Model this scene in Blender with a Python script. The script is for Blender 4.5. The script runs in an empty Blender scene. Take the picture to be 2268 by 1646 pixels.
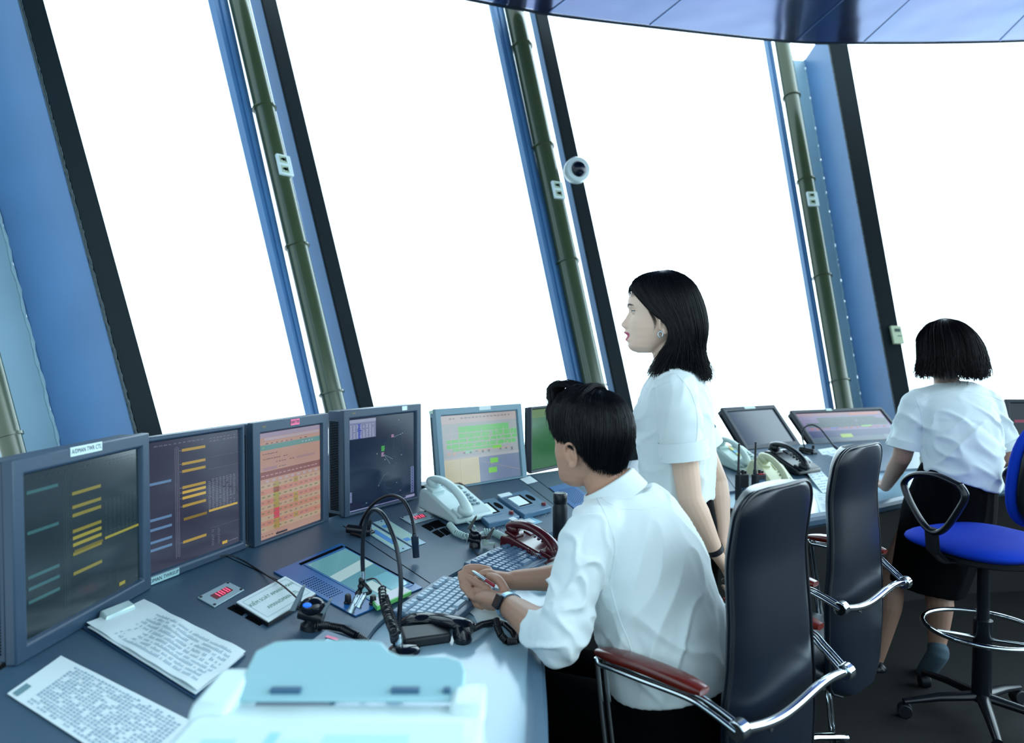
import bpy, math, random
from mathutils import Vector, Matrix, noise
from math import sin, cos, pi, radians, sqrt
random.seed(7)
SC = bpy.context.scene
COL = SC.collection
V = Vector

# ---------------------------------------------------------------- camera
F_PX, CX, CY = 1575.0, 1134.0, 823.0
CAM_H = 1.45
PITCH = math.atan(47 / F_PX)
def ray(px, py):
    a, b = (px - CX) / F_PX, (CY - py) / F_PX
    return V((a, cos(PITCH) + b * sin(PITCH), -sin(PITCH) + b * cos(PITCH)))
CAMP = V((0, 0, CAM_H))
def at_z(px, py, z):
    d = ray(px, py); return CAMP + d * ((z - CAM_H) / d.z)
def at_Y(px, py, Y):
    d = ray(px, py); return CAMP + d * (Y / d.y)
def at_plane(px, py, p0, n):
    d = ray(px, py); return CAMP + d * ((p0 - CAMP).dot(n) / d.dot(n))
def P(px, py, Y): return at_Y(px, py, Y)

# ---------------------------------------------------------------- materials
def lin(c):
    c = c / 255.0
    return c / 12.92 if c <= 0.04045 else ((c + 0.055) / 1.055) ** 2.4
def C(r, g, b): return (lin(r), lin(g), lin(b), 1.0)
_mats = {}
def mat(name, col, rough=0.5, metal=0.0, bump=0.0, bscale=200.0, var=0.0, vscale=6.0, spec=0.5, coat=0.0, sheen=0.0, sss=0.0, stretch=None, attr=None, emit=0.0, trans=0.0):
    if name in _mats: return _mats[name]
    m = bpy.data.materials.new(name); m.use_nodes = True
    nt = m.node_tree; N = nt.nodes; L = nt.links
    b = N['Principled BSDF']
    b.inputs['Base Color'].default_value = col
    b.inputs['Roughness'].default_value = rough
    b.inputs['Metallic'].default_value = metal
    b.inputs['Specular IOR Level'].default_value = spec
    b.inputs['Coat Weight'].default_value = coat
    if coat: b.inputs['Coat Roughness'].default_value = 0.08
    b.inputs['Sheen Weight'].default_value = sheen
    if sss:
        b.inputs['Subsurface Weight'].default_value = sss
        b.inputs['Subsurface Radius'].default_value = (0.012, 0.005, 0.003)
    b.inputs['Transmission Weight'].default_value = trans
    tc = N.new('ShaderNodeTexCoord'); src = tc.outputs['Object']
    if stretch:
        mp = N.new('ShaderNodeMapping'); mp.inputs['Scale'].default_value = stretch
        L.new(src, mp.inputs['Vector']); src = mp.outputs['Vector']
    if var > 0:
        nz = N.new('ShaderNodeTexNoise'); nz.inputs['Scale'].default_value = vscale; nz.inputs['Detail'].default_value = 5
        L.new(src, nz.inputs['Vector'])
        mx = N.new('ShaderNodeMix'); mx.data_type = 'RGBA'
        mx.inputs['A'].default_value = tuple(c * (1 - var) for c in col[:3]) + (1,)
        mx.inputs['B'].default_value = tuple(min(1, c * (1 + var)) for c in col[:3]) + (1,)
        L.new(nz.outputs['Fac'], mx.inputs['Factor']); L.new(mx.outputs['Result'], b.inputs['Base Color'])
    if attr:
        at = N.new('ShaderNodeAttribute'); at.attribute_name = attr
        L.new(at.outputs['Color'], b.inputs['Base Color'])
        if emit:
            L.new(at.outputs['Color'], b.inputs['Emission Color'])
            b.inputs['Emission Strength'].default_value = emit
    elif emit:
        b.inputs['Emission Color'].default_value = col; b.inputs['Emission Strength'].default_value = emit
    if bump > 0:
        nb = N.new('ShaderNodeTexNoise'); nb.inputs['Scale'].default_value = bscale; nb.inputs['Detail'].default_value = 3
        L.new(src, nb.inputs['Vector'])
        bp = N.new('ShaderNodeBump'); bp.inputs['Strength'].default_value = bump; bp.inputs['Distance'].default_value = 0.002
        L.new(nb.outputs['Fac'], bp.inputs['Height']); L.new(bp.outputs['Normal'], b.inputs['Normal'])
    _mats[name] = m
    return m

# ---------------------------------------------------------------- mesh builder
class MB:
    def __init__(s): s.v = []; s.f = []; s.c = []; s.m = []
    def add(s, vs, fs, col=None, mi=0):
        o = len(s.v); s.v += [V(p) for p in vs]
        for f in fs: s.f.append(tuple(i + o for i in f)); s.c.append(col); s.m.append(mi)
        return s
    def box(s, c, d, M=None, col=None, mi=0):
        x, y, z = [k / 2 for k in d]
        vs = [V((c[0] + i * x, c[1] + j * y, c[2] + k * z)) for k in (-1, 1) for j in (-1, 1) for i in (-1, 1)]
        if M: vs = [M @ p for p in vs]
        return s.add(vs, [(0, 2, 3, 1), (4, 5, 7, 6), (0, 1, 5, 4), (2, 6, 7, 3), (0, 4, 6, 2), (1, 3, 7, 5)], col, mi)
    def hexa(s, b, t, col=None, mi=0):   # b, t: four corners each (ccw from above)
        return s.add(list(b) + list(t), [(3, 2, 1, 0), (4, 5, 6, 7), (0, 1, 5, 4), (1, 2, 6, 5), (2, 3, 7, 6), (3, 0, 4, 7)], col, mi)
    def rings(s, rings, cap=True, closed=True, col=None, mi=0):
        n = len(rings[0]); vs = [p for r in rings for p in r]; fs = []
        for i in range(len(rings) - 1):
            for j in range(n if closed else n - 1):
                k = (j + 1) % n
                fs.append((i * n + j, i * n + k, (i + 1) * n + k, (i + 1) * n + j))
        if cap and closed:
            fs.append(tuple(range(n - 1, -1, -1))); o = (len(rings) - 1) * n
            fs.append(tuple(range(o, o + n)))
        return s.add(vs, fs, col, mi)
    def tube(s, pts, r, n=10, cap=True, col=None, mi=0, sx=1.0, up=None):
        pts = [V(p) for p in pts]; m = len(pts)
        rs = r if isinstance(r, (list, tuple)) else [r] * m
        t0 = (pts[1] - pts[0]).normalized()
        u = V(up) if up else (V((0, 0, 1)) if abs(t0.z) < 0.9 else V((1, 0, 0)))
        rings = []
        for i in range(m):
            t = (pts[min(i + 1, m - 1)] - pts[max(i - 1, 0)])
            if t.length < 1e-9: t = t0
            t.normalize()
            u = u - t * u.dot(t)
            if u.length < 1e-6: u = t.orthogonal()
            u.normalize(); w = t.cross(u)
            rr = rs[i]
            a, b = (rr, rr * sx) if not isinstance(rr, tuple) else rr
            rings.append([pts[i] + u * (a * cos(2 * pi * k / n)) + w * (b * sin(2 * pi * k / n)) for k in range(n)])
        return s.rings(rings, cap, True, col, mi)
    def cyl(s, a, b, r, r2=None, n=20, col=None, mi=0):
        return s.tube([a, b], [r, r if r2 is None else r2], n, True, col, mi)
    def ell(s, c, r, M=None, nu=20, nv=12, col=None, mi=0):
        rg = []
        for i in range(1, nv):
            a = pi * i / nv
            ring = [V((c[0] + r[0] * sin(a) * cos(2 * pi * k / nu), c[1] + r[1] * sin(a) * sin(2 * pi * k / nu), c[2] + r[2] * cos(a))) for k in range(nu)]
            rg.append([M @ p for p in ring] if M else ring)
        top = V((c[0], c[1], c[2] + r[2])); bot = V((c[0], c[1], c[2] - r[2]))
        if M: top = M @ top; bot = M @ bot
        vs = [top] + [p for q in rg for p in q] + [bot]; fs = []
        for k in range(nu):
            fs.append((0, 1 + k, 1 + (k + 1) % nu)); o = 1 + (nv - 2) * nu
            fs.append((len(vs) - 1, o + (k + 1) % nu, o + k))
        for i in range(nv - 2):
            for k in range(nu):
                a = 1 + i * nu + k; b = 1 + i * nu + (k + 1) % nu
                fs.append((a, a + nu, b + nu, b))
        return s.add(vs, fs, col, mi)
    def lathe(s, prof, M=None, n=24, col=None, mi=0):
        rg = [[V((r * cos(2 * pi * k / n), r * sin(2 * pi * k / n), z)) for k in range(n)] for r, z in prof]
        if M: rg = [[M @ p for p in q] for q in rg]
        return s.rings(rg, True, True, col, mi)
    def prism(s, poly, h0, h1, M=None, col=None, mi=0):   # poly in xy, extruded along z
        n = len(poly); vs = [V((x, y, h0)) for x, y in poly] + [V((x, y, h1)) for x, y in poly]
        if M: vs = [M @ p for p in vs]
        fs = [tuple(range(n - 1, -1, -1)), tuple(range(n, 2 * n))] + [(i, (i + 1) % n, n + (i + 1) % n, n + i) for i in range(n)]
        return s.add(vs, fs, col, mi)
    def quad(s, a, b, c, d, col=None, mi=0): return s.add([a, b, c, d], [(0, 1, 2, 3)], col, mi)
    def coil(s, path, R, r, turns, n=6, per=9, mi=0):
        path = resample(path, max(8, int(turns * per)))
        pts = []; m = len(path)
        t0 = (path[1] - path[0]).normalized(); u = t0.orthogonal().normalized()
        for i, p in enumerate(path):
            t = (path[min(i + 1, m - 1)] - path[max(i - 1, 0)]).normalized()
            u = (u - t * u.dot(t)).normalized(); w = t.cross(u)
            a = 2 * pi * turns * i / (m - 1)
            pts.append(p + u * (R * cos(a)) + w * (R * sin(a)))
        return s.tube(pts, r, n, mi=mi)
    def xf(s, M): s.v = [M @ p for p in s.v]; return s
    def join(s, o):
        k = len(s.v); s.v += o.v; s.f += [tuple(i + k for i in f) for f in o.f]; s.c += o.c; s.m += o.m; return s
    def mesh(s, name='mesh', xf=None):
        me = bpy.data.meshes.new(name)
        vs = [xf @ p for p in s.v] if xf else s.v
        me.from_pydata([tuple(p) for p in vs], [], s.f)
        if any(c is not None for c in s.c):
            at = me.color_attributes.new('Col', 'FLOAT_COLOR', 'CORNER')
            buf = []
            for poly, c in zip(s.f, s.c):
                cc = tuple(c[:3]) + (1.0,) if c is not None else (0.5, 0.5, 0.5, 1.0)
                buf += list(cc) * len(poly)
            if len(buf) == len(at.data) * 4: at.data.foreach_set('color', buf)
        if any(s.m): me.polygons.foreach_set('material_index', s.m)
        me.update(); return me
    def build(s, name, mats, parent=None, smooth=40, bevel=0, world=True, seg=2, sub=0):
        xf = None
        if parent is not None and world:
            xf = root_inv(parent)
        me = s.mesh(name, xf)
        mats = mats if isinstance(mats, (list, tuple)) else [mats]
        for m in mats: me.materials.append(m)
        return link(name, me, parent, smooth, bevel, seg, sub)

def link(name, me, parent=None, smooth=40, bevel=0, seg=2, sub=0):
    if smooth:
        me.polygons.foreach_set('use_smooth', [True] * len(me.polygons))
        if smooth < 180: me.set_sharp_from_angle(angle=radians(smooth))
    o = bpy.data.objects.new(name, me); COL.objects.link(o)
    if parent is not None: o.parent = parent
    if bevel:
        b = o.modifiers.new('bevel', 'BEVEL'); b.width = bevel; b.segments = seg; b.limit_method = 'ANGLE'; b.angle_limit = radians(35); b.harden_normals = False
    if sub:
        q = o.modifiers.new('sub', 'SUBSURF'); q.levels = sub; q.render_levels = sub
    return o

_rootm = {}
def root_inv(o):
    while o.parent is not None: o = o.parent
    M = _rootm.get(o.name)
    return M.inverted() if M else None
def thing(name, label, cat, loc=(0, 0, 0), rz=0.0, group=None):
    o = bpy.data.objects.new(name, None); COL.objects.link(o)
    o.empty_display_size = 0.05
    o.location = loc; o.rotation_euler = (0, 0, rz)
    _rootm[o.name] = Matrix.Translation(V(loc)) @ Matrix.Rotation(rz, 4, 'Z')
    return tag(o, label, cat, group)
def tag(o, label=None, cat=None, group=None, kind=None):
    if label: o['label'] = label
    if cat: o['category'] = cat
    if group: o['group'] = group
    if kind: o['kind'] = kind
    return o
def struct(o): o['kind'] = 'structure'; return o
def solo(mb, name, mats, label, cat, group=None, **kw):
    """a thing that is one mesh: its origin sits at its own base"""
    lo = [min(p[i] for p in mb.v) for i in range(3)]; hi = [max(p[i] for p in mb.v) for i in range(3)]
    c = V(((lo[0] + hi[0]) / 2, (lo[1] + hi[1]) / 2, lo[2]))
    mb.xf(Matrix.Translation(-c)); o = mb.build(name, mats, None, **kw); o.location = c
    return tag(o, label, cat, group)

def resample(pts, n):
    pts = [V(p) for p in pts]
    L = [0.0]
    for a, b in zip(pts, pts[1:]): L.append(L[-1] + (b - a).length)
    out = []; j = 0
    for i in range(n):
        s = L[-1] * i / (n - 1)
        while j < len(L) - 2 and L[j + 1] < s: j += 1
        d = L[j + 1] - L[j]
        out.append(pts[j].lerp(pts[j + 1], 0 if d < 1e-9 else (s - L[j]) / d))
    return out
def spline(pts, n=8):
    pts = [V(p) for p in pts]; out = []
    for i in range(len(pts) - 1):
        p0 = pts[max(i - 1, 0)]; p1 = pts[i]; p2 = pts[i + 1]; p3 = pts[min(i + 2, len(pts) - 1)]
        for k in range(n):
            t = k / n
            out.append(0.5 * ((2 * p1) + (p2 - p0) * t + (2 * p0 - 5 * p1 + 4 * p2 - p3) * t * t + (3 * p1 - p0 - 3 * p2 + p3) * t ** 3))
    out.append(pts[-1]); return out
def interp(tab, x):
    if x <= tab[0][0]: return tab[0][1]
    for (a, u), (b, v) in zip(tab, tab[1:]):
        if x <= b:
            t = (x - a) / (b - a); t = t * t * (3 - 2 * t) * 0.5 + t * 0.5
            return u + (v - u) * t
    return tab[-1][1]
def frame(o, x, z):
    """matrix with local x along x, local z along z"""
    x = V(x).normalized(); z = V(z); z = (z - x * z.dot(x)).normalized(); y = z.cross(x)
    M = Matrix(((x.x, y.x, z.x, o[0]), (x.y, y.y, z.y, o[1]), (x.z, y.z, z.z, o[2]), (0, 0, 0, 1)))
    return M
def rrect(w, h, r, n=5):
    out = []
    for cx, cy, a0 in ((w / 2 - r, h / 2 - r, 0), (-w / 2 + r, h / 2 - r, 90), (-w / 2 + r, -h / 2 + r, 180), (w / 2 - r, -h / 2 + r, 270)):
        for k in range(n + 1):
            a = radians(a0 + 90 * k / n); out.append((cx + r * cos(a), cy + r * sin(a)))
    return out
_tc = {}
def text_mb(s, size=1.0, col=None, depth=0.0):
    """flat lettering in the xy plane, centred, height of a capital about 0.7*size"""
    if s not in _tc:
        cu = bpy.data.curves.new('t', 'FONT'); cu.body = s; cu.size = 1.0; cu.align_x = 'CENTER'; cu.align_y = 'CENTER'; cu.resolution_u = 2
        ob = bpy.data.objects.new('t', cu); COL.objects.link(ob)
        dg = bpy.context.evaluated_depsgraph_get(); dg.update()
        me = bpy.data.meshes.new_from_object(ob.evaluated_get(dg))
        _tc[s] = ([V(v.co) for v in me.vertices], [tuple(p.vertices) for p in me.polygons])
        bpy.data.objects.remove(ob); bpy.data.curves.remove(cu); bpy.data.meshes.remove(me)
    vs, fs = _tc[s]
    m = MB(); m.add([p * size for p in vs], fs, col); return m

class Art:
    """flat printed or displayed content: coloured cells on a quad given by 4 corners (bl, br, tr, tl)"""
    def __init__(s, bl, br, tr, tl, off=0.0006):
        s.q = [V(p) for p in (bl, br, tr, tl)]; s.mb = MB(); s.off = off
        s.n = (s.q[1] - s.q[0]).cross(s.q[3] - s.q[0]).normalized(); s.k = 0
    def pt(s, u, v, k=0):
        a = s.q[0].lerp(s.q[1], u); b = s.q[3].lerp(s.q[2], u)
        return a.lerp(b, v) + s.n * (s.off * k)
    def rect(s, u0, v0, u1, v1, col, k=1):
        s.mb.quad(s.pt(u0, v0, k), s.pt(u1, v0, k), s.pt(u1, v1, k), s.pt(u0, v1, k), col); return s
    def line(s, pts, w, col, k=2, asp=1.0):
        for (a, b), (c, d) in zip(pts, pts[1:]):
            dx, dy = c - a, d - b; L = sqrt(dx * dx + dy * dy) or 1; nx, ny = -dy / L * w / 2, dx / L * w / 2 * asp
            s.mb.quad(s.pt(a - nx, b - ny, k), s.pt(c - nx, d - ny, k), s.pt(c + nx, d + ny, k), s.pt(a + nx, b + ny, k), col)
        return s
    def text(s, t, u, v, h, col, k=2, rot=0, wide=1.0):
        """h: capital height as a fraction of the quad's height"""
        H = (s.q[3] - s.q[0]).length; W = (s.q[1] - s.q[0]).length
        m = text_mb(t, 1.0); sz = h / 0.7
        for p in m.v:
            x, y = p.x * sz * H / W * wide, p.y * sz
            if rot: x, y = x * cos(rot) - y * sin(rot), x * sin(rot) + y * cos(rot)
            q = s.pt(u + x, v + y, k); p.x, p.y, p.z = q
        m.c = [col] * len(m.c); s.mb.join(m); return s
# ---------------------------------------------------------------- camera object
cam = bpy.data.cameras.new('camera'); camo = bpy.data.objects.new('camera', cam); COL.objects.link(camo)
camo.location = CAMP; camo.rotation_euler = (pi / 2 - PITCH, 0, 0)
cam.sensor_width = 36; cam.lens = 36 * F_PX / 2268; cam.clip_start = 0.05; cam.clip_end = 500
cam.dof.use_dof = True; cam.dof.focus_distance = 2.25; cam.dof.aperture_fstop = 2.6
SC.camera = camo
SC.view_settings.view_transform = 'Standard'; SC.view_settings.look = 'None'; SC.view_settings.gamma = 1.0; SC.view_settings.exposure = 0.0
# ---------------------------------------------------------------- daylight
SKY_LOW, SKY_HIGH = 1.55, 6.5
w = bpy.data.worlds.new('world'); SC.world = w; w.use_nodes = True
bg = w.node_tree.nodes['Background']; bg.inputs['Color'].default_value = (0.70, 0.90, 1.0, 1); bg.inputs['Strength'].default_value = 1.0
# overcast sky, brightest towards the hazy sun ahead and to the right
wn = w.node_tree.nodes; wl_ = w.node_tree.links
tc = wn.new('ShaderNodeTexCoord'); dt = wn.new('ShaderNodeVectorMath'); dt.operation = 'DOT_PRODUCT'; dt.inputs[1].default_value = V((0.78, 0.58, 0.22)).normalized()
wl_.new(tc.outputs['Generated'], dt.inputs[0])
mr = wn.new('ShaderNodeMapRange'); mr.inputs['From Min'].default_value = -0.2; mr.inputs['From Max'].default_value = 1.0; mr.inputs['To Min'].default_value = SKY_LOW; mr.inputs['To Max'].default_value = SKY_HIGH; mr.interpolation_type = 'SMOOTHSTEP'
wl_.new(dt.outputs['Value'], mr.inputs['Value']); wl_.new(mr.outputs['Result'], bg.inputs['Strength'])

# ---------------------------------------------------------------- paints
blue_paint = mat('blue_steel_paint', C(82, 126, 174), 0.38, 0, 0.15, 60, 0.14, 5)
light_paint = mat('pale_steel_paint', C(150, 185, 200), 0.4, 0, 0.15, 60, 0.10, 5)
shaded_face = mat('shaded_post_face', C(6, 22, 28), 0.7, 0, 0.1, 60, 0.25, 8, spec=.12)  # shade on the room-facing side of the posts, put into the colour
pipe_paint = mat('olive_pipe_paint', C(64, 78, 54), .2, 0, 0.06, 60, 0.12, 7, spec=.8)
frame_blue = mat('window_frame_paint', C(70, 118, 165), 0.42, 0, 0.1, 80, 0.12, 6)
white_plastic = mat('white_plastic', C(215, 232, 232), 0.35)
floor_m = mat('floor_carpet', C(5, 7, 9), 0.9, 0, 0.6, 300, 0.3, 3)
sill_m = mat('sill_paint', C(20, 32, 42), 0.5, 0, 0.1, 60, 0.1, 4)

m = bpy.data.materials.new('window_glass'); m.use_nodes = True; nt = m.node_tree; nt.nodes.clear()
o_ = nt.nodes.new('ShaderNodeOutputMaterial'); mx = nt.nodes.new('ShaderNodeMixShader'); tr = nt.nodes.new('ShaderNodeBsdfTransparent'); gl = nt.nodes.new('ShaderNodeBsdfGlossy'); mx.inputs[0].default_value = 0.035
gl.inputs['Roughness'].default_value = 0.0; tr.inputs['Color'].default_value = (0.97, 0.99, 1, 1)
nt.links.new(tr.outputs[0], mx.inputs[1]); nt.links.new(gl.outputs[0], mx.inputs[2]); nt.links.new(mx.outputs[0], o_.inputs[0])
glass_m = m

ZLO, ZHI = 0.70, 4.30
def zline(a, b, z):
    t = (z - a.z) / (b.z - a.z); return a + (b - a) * t
class Col_:
    def __init__(s, p0, n, k=0.35):
        s.p0 = V(p0); s.n = V((n[0], n[1], 0)).normalized(); s.t = V((s.n.y, -s.n.x, 0))
        s.lean = (s.n * k + V((0, 0, 1))); s.pn = s.t.cross(s.lean).normalized()
        if s.pn.dot(s.n) < 0: s.pn = -s.pn
    def L(s, xb, yb, xt, yt, out=0.0):
        a = at_plane(xb, yb, s.p0 + s.pn * out, s.pn); b = at_plane(xt, yt, s.p0 + s.pn * out, s.pn)
        return zline(a, b, ZLO), zline(a, b, ZHI)
    def slab(s, left, right, d0, d1, mb=None, mi=0):
        mb = mb or MB(); l0, l1 = left; r0, r1 = right; o0 = s.pn * d0; o1 = s.pn * d1
        return mb.hexa([l0 + o0, r0 + o0, r0 + o1, l0 + o1], [l1 + o0, r1 + o0, r1 + o1, l1 + o1], mi=mi)

colspec = [
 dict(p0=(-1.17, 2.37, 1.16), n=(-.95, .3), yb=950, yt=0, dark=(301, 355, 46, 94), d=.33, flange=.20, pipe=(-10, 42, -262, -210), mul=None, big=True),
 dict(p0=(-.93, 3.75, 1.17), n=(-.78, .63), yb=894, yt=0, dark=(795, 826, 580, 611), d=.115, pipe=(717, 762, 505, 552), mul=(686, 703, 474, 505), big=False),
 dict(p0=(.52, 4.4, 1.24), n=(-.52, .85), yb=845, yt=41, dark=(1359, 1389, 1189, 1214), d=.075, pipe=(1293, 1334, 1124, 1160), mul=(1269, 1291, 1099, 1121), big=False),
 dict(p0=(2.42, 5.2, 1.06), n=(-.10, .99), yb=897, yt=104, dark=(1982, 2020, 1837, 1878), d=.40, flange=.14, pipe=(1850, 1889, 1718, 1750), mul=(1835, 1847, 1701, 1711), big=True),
]
clabels = ['wide blue steel window column at the far left with flaking caulk seam',
           'leaning steel window column behind the second monitors from left, white outlet on its pipe',
           'leaning steel window column that carries the white dome camera',
           'wide pale blue window column at right, thermostat on its dark face']
cols = []; edges = []
for i, cs in enumerate(colspec):
    K = Col_(cs['p0'], cs['n']); cs['K'] = K
    yb, yt = cs['yb'], cs['yt']
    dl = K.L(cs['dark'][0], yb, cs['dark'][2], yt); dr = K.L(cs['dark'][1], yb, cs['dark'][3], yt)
    base = dl[0].copy(); base.z = 0
    t = thing('window_column', clabels[i], 'column', base)
    cs['dl'] = dl; cs['dr'] = dr; cs['t'] = t
    K.slab(dl, dr, -.004, .012).build('face_plate', shaded_face, t, bevel=.002)  # thin skin on the post's room side, coloured near black as unlit steel
    K.slab(dl, dr, .012, cs['d']).build('box_post', blue_paint, t, bevel=.004)
    d = cs['d']
    if cs['big']:
        fl = (dl[0] - K.t * cs['flange'], dl[1] - K.t * cs['flange'])
        K.slab(fl, dl, d, d + .02).build('flange', light_paint, t, bevel=.003)
        # weld seam along the flange corner
        w = MB(); a, b = dl[0] + K.pn * (d - .004), dl[1] + K.pn * (d - .004); pts = []; rr = []
        for q in range(160):
            p = a.lerp(b, q / 159) - K.t * (.004 + .0025 * sin(q * .9)); pts.append(p); rr.append(.005 + .002 * sin(q * 2.3))
        w.tube(pts, rr, 6); w.build('weld_seam', light_paint, t)
        # rough caulk bead along the plate edge
        w = MB(); pts = []; rr = []; a, b = dl[0], dl[1]
        for q in range(420):
            p = a.lerp(b, q / 419) - K.pn * .002 - K.t * (.006 + .004 * noise.noise(V((q * .35, i, 0)))); pts.append(p); rr.append(.005 + .003 * noise.noise(V((q * .8, 3, i))))
        w.tube(pts, rr, 6); w.build('caulk_bead', mat('caulk', C(40, 60, 66), .35, 0, .9, 400, .4, 90), t)
    # pipe, with ring collars
    pl = K.L(cs['pipe'][0], yb, cs['pipe'][2], yt, .02); pr = K.L(cs['pipe'][1], yb, cs['pipe'][3], yt, .02)
    a, b = pl[0].lerp(pr[0], .5), pl[1].lerp(pr[1], .5); R = (pr[0] - pl[0]).length * .5 * .93
    cs['pipe_ax'] = (a, b, R)
    MB().tube([a, b], R, 32).build('pipe', pipe_paint, t)
    ax = (b - a).normalized()
    for zc in (1.22, 2.02, 2.83, 3.6):
        c = zline(a, b, zc); w = MB()
        ring = []
        rr = R * 1.0
        for z_, r_ in ((-.004, R * .98), (-.004, R * 1.18), (.004, R * 1.18), (.004, R * .98)):
            Mx = frame(c, K.t, ax)
            ring.append([Mx @ V((r_ * cos(2 * pi * q / 28), r_ * sin(2 * pi * q / 28), z_)) for q in range(28)])
        w.rings(ring, cap=False); w.build('ring_collar', pipe_paint, t, smooth=30)
    if cs['mul']:
        ml = K.L(cs['mul'][0], yb, cs['mul'][2], yt, .05); mr = K.L(cs['mul'][1], yb, cs['mul'][3], yt, .05)
        w = MB(); K.slab(ml, mr, .0, .06, w)
        mid = (ml[0].lerp(mr[0], .35), ml[1].lerp(mr[1], .35)); mid2 = (ml[0].lerp(mr[0], .62), ml[1].lerp(mr[1], .62))
        K.slab(mid, mid2, -.012, .0, w); w.build('mullion', frame_blue, t, bevel=.002)
        cs['gl'] = (ml[0] + K.pn * .03, ml[1] + K.pn * .03)
    else:
        cs['gl'] = (pl[0] - K.t * .12, pl[1] - K.t * .12)
    cs['gr'] = (dr[0] + K.pn * .05 - K.t * .01, dr[1] + K.pn * .05 - K.t * .01)

# ---------------------------------------------------------------- glazing
def pane(i, l, r):
    n = (r[0] - l[0]).cross(l[1] - l[0]).normalized() * .006
    MBo = MB().hexa([l[0], r[0], r[0] + n, l[0] + n], [l[1], r[1], r[1] + n, l[1] + n])
    struct(MBo.build('window_%d' % i, glass_m, smooth=0))
farL = (V((-1.02, .9, ZLO)), V((-2.1, .9, ZHI)))
pane(1, farL, colspec[0]['gl'])
for i in range(3): pane(i + 2, colspec[i]['gr'], colspec[i + 1]['gl'])
farR = (V((5.6, 5.0, ZLO)), V((6.0, 6.3, ZHI)))
pane(5, colspec[3]['gr'], farR)

# low walls under the glass
pts = [V((-1.02, -2.2, 0)), V((-1.02, .9, 0))]
for cs in colspec: pts += [cs['gl'][0].copy(), cs['gr'][0].copy()]
pts += [farR[0].copy(), V((7.5, 3.0, 0)), V((7.5, -2.5, 0))]
for p in pts: p.z = 0
wl = MB()
for a, b in zip(pts, pts[1:]):
    n = V((-(b - a).y, (b - a).x, 0)).normalized() * .12
    wl.hexa([a, b, b + n, a + n], [a + V((0, 0, ZLO)), b + V((0, 0, ZLO)), b + n + V((0, 0, ZLO)), a + n + V((0, 0, ZLO))])
struct(wl.build('wall_front', sill_m, smooth=0))
# back of the room: core wall with low dark paint
struct(MB().box((3.2, -2.55, .55), (8.9, .1, 1.1)).build('wall_back', sill_m))
struct(MB().box((3.2, 1.6, -.05), (9.4, 9.2, .1)).build('floor', floor_m))

# ---------------------------------------------------------------- ceiling
ZC = 3.85
edge = [(7.6, 4.2), (6.4, 4.95), (5.2, 5.4), (4.0, 5.6), (2.74, 5.64), (2.04, 5.59), (.55, 5.24), (.05, 5.08), (-.49, 4.85), (-1.1, 4.45), (-1.6, 3.8), (-1.85, 3.0), (-1.95, 2.0), (-1.95, .5), (-1.9, -2.6)]
edge = [V((x, y, 0)) for x, y in edge]; edge = spline(edge, 6)
cm = bpy.data.materials.new('ceiling_metal'); cm.use_nodes = True; nt = cm.node_tree; b = nt.nodes['Principled BSDF']
b.inputs['Metallic'].default_value = 0.85; b.inputs['Roughness'].default_value = 0.16; b.inputs['Base Color'].default_value = (0.075, 0.11, 0.25, 1)
tc = nt.nodes.new('ShaderNodeTexCoord'); nz = nt.nodes.new('ShaderNodeTexNoise'); nz.inputs['Scale'].default_value = 1.3; nz.inputs['Detail'].default_value = 2
mx = nt.nodes.new('ShaderNodeMix'); mx.data_type = 'RGBA'; mx.inputs['A'].default_value = (0.070, 0.068, 0.16, 1); mx.inputs['B'].default_value = (0.034, 0.066, 0.13, 1)
nt.links.new(tc.outputs['Object'], nz.inputs['Vector']); nt.links.new(nz.outputs['Fac'], mx.inputs['Factor']); nt.links.new(mx.outputs['Result'], b.inputs['Base Color'])
n2 = nt.nodes.new('ShaderNodeTexNoise'); n2.inputs['Scale'].default_value = 2.2; n2.inputs['Detail'].default_value = 1; bp = nt.nodes.new('ShaderNodeBump'); bp.inputs['Strength'].default_value = .35; bp.inputs['Distance'].default_value = .03
nt.links.new(tc.outputs['Object'], n2.inputs['Vector']); nt.links.new(n2.outputs['Fac'], bp.inputs['Height']); nt.links.new(bp.outputs['Normal'], b.inputs['Normal'])
cc = V((3.0, 1.2, 0))
def ring_at(f, z): return [V((cc.x + (p.x - cc.x) * f, cc.y + (p.y - cc.y) * f, z)) for p in edge]
cl = MB()
# underside in two curved rows of panels with an open seam between, then the inner field
def strip(r0, r1): cl.rings([r0, r1], cap=False, closed=False)
strip(ring_at(.0, ZC + .10), ring_at(.845, ZC + .045)); strip(ring_at(.845, ZC + .045), ring_at(.848, ZC + .07)); strip(ring_at(.848, ZC + .07), ring_at(.8515, ZC + .045))
strip(ring_at(.8515, ZC + .045), ring_at(.992, ZC)); strip(ring_at(.992, ZC), ring_at(1.0, ZC + .008)); strip(ring_at(1.0, ZC + .008), ring_at(1.0, ZC + .09)); strip(ring_at(1.0, ZC + .09), ring_at(0, ZC + .4))
ceil = struct(cl.build('ceiling', cm, smooth=25))
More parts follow.
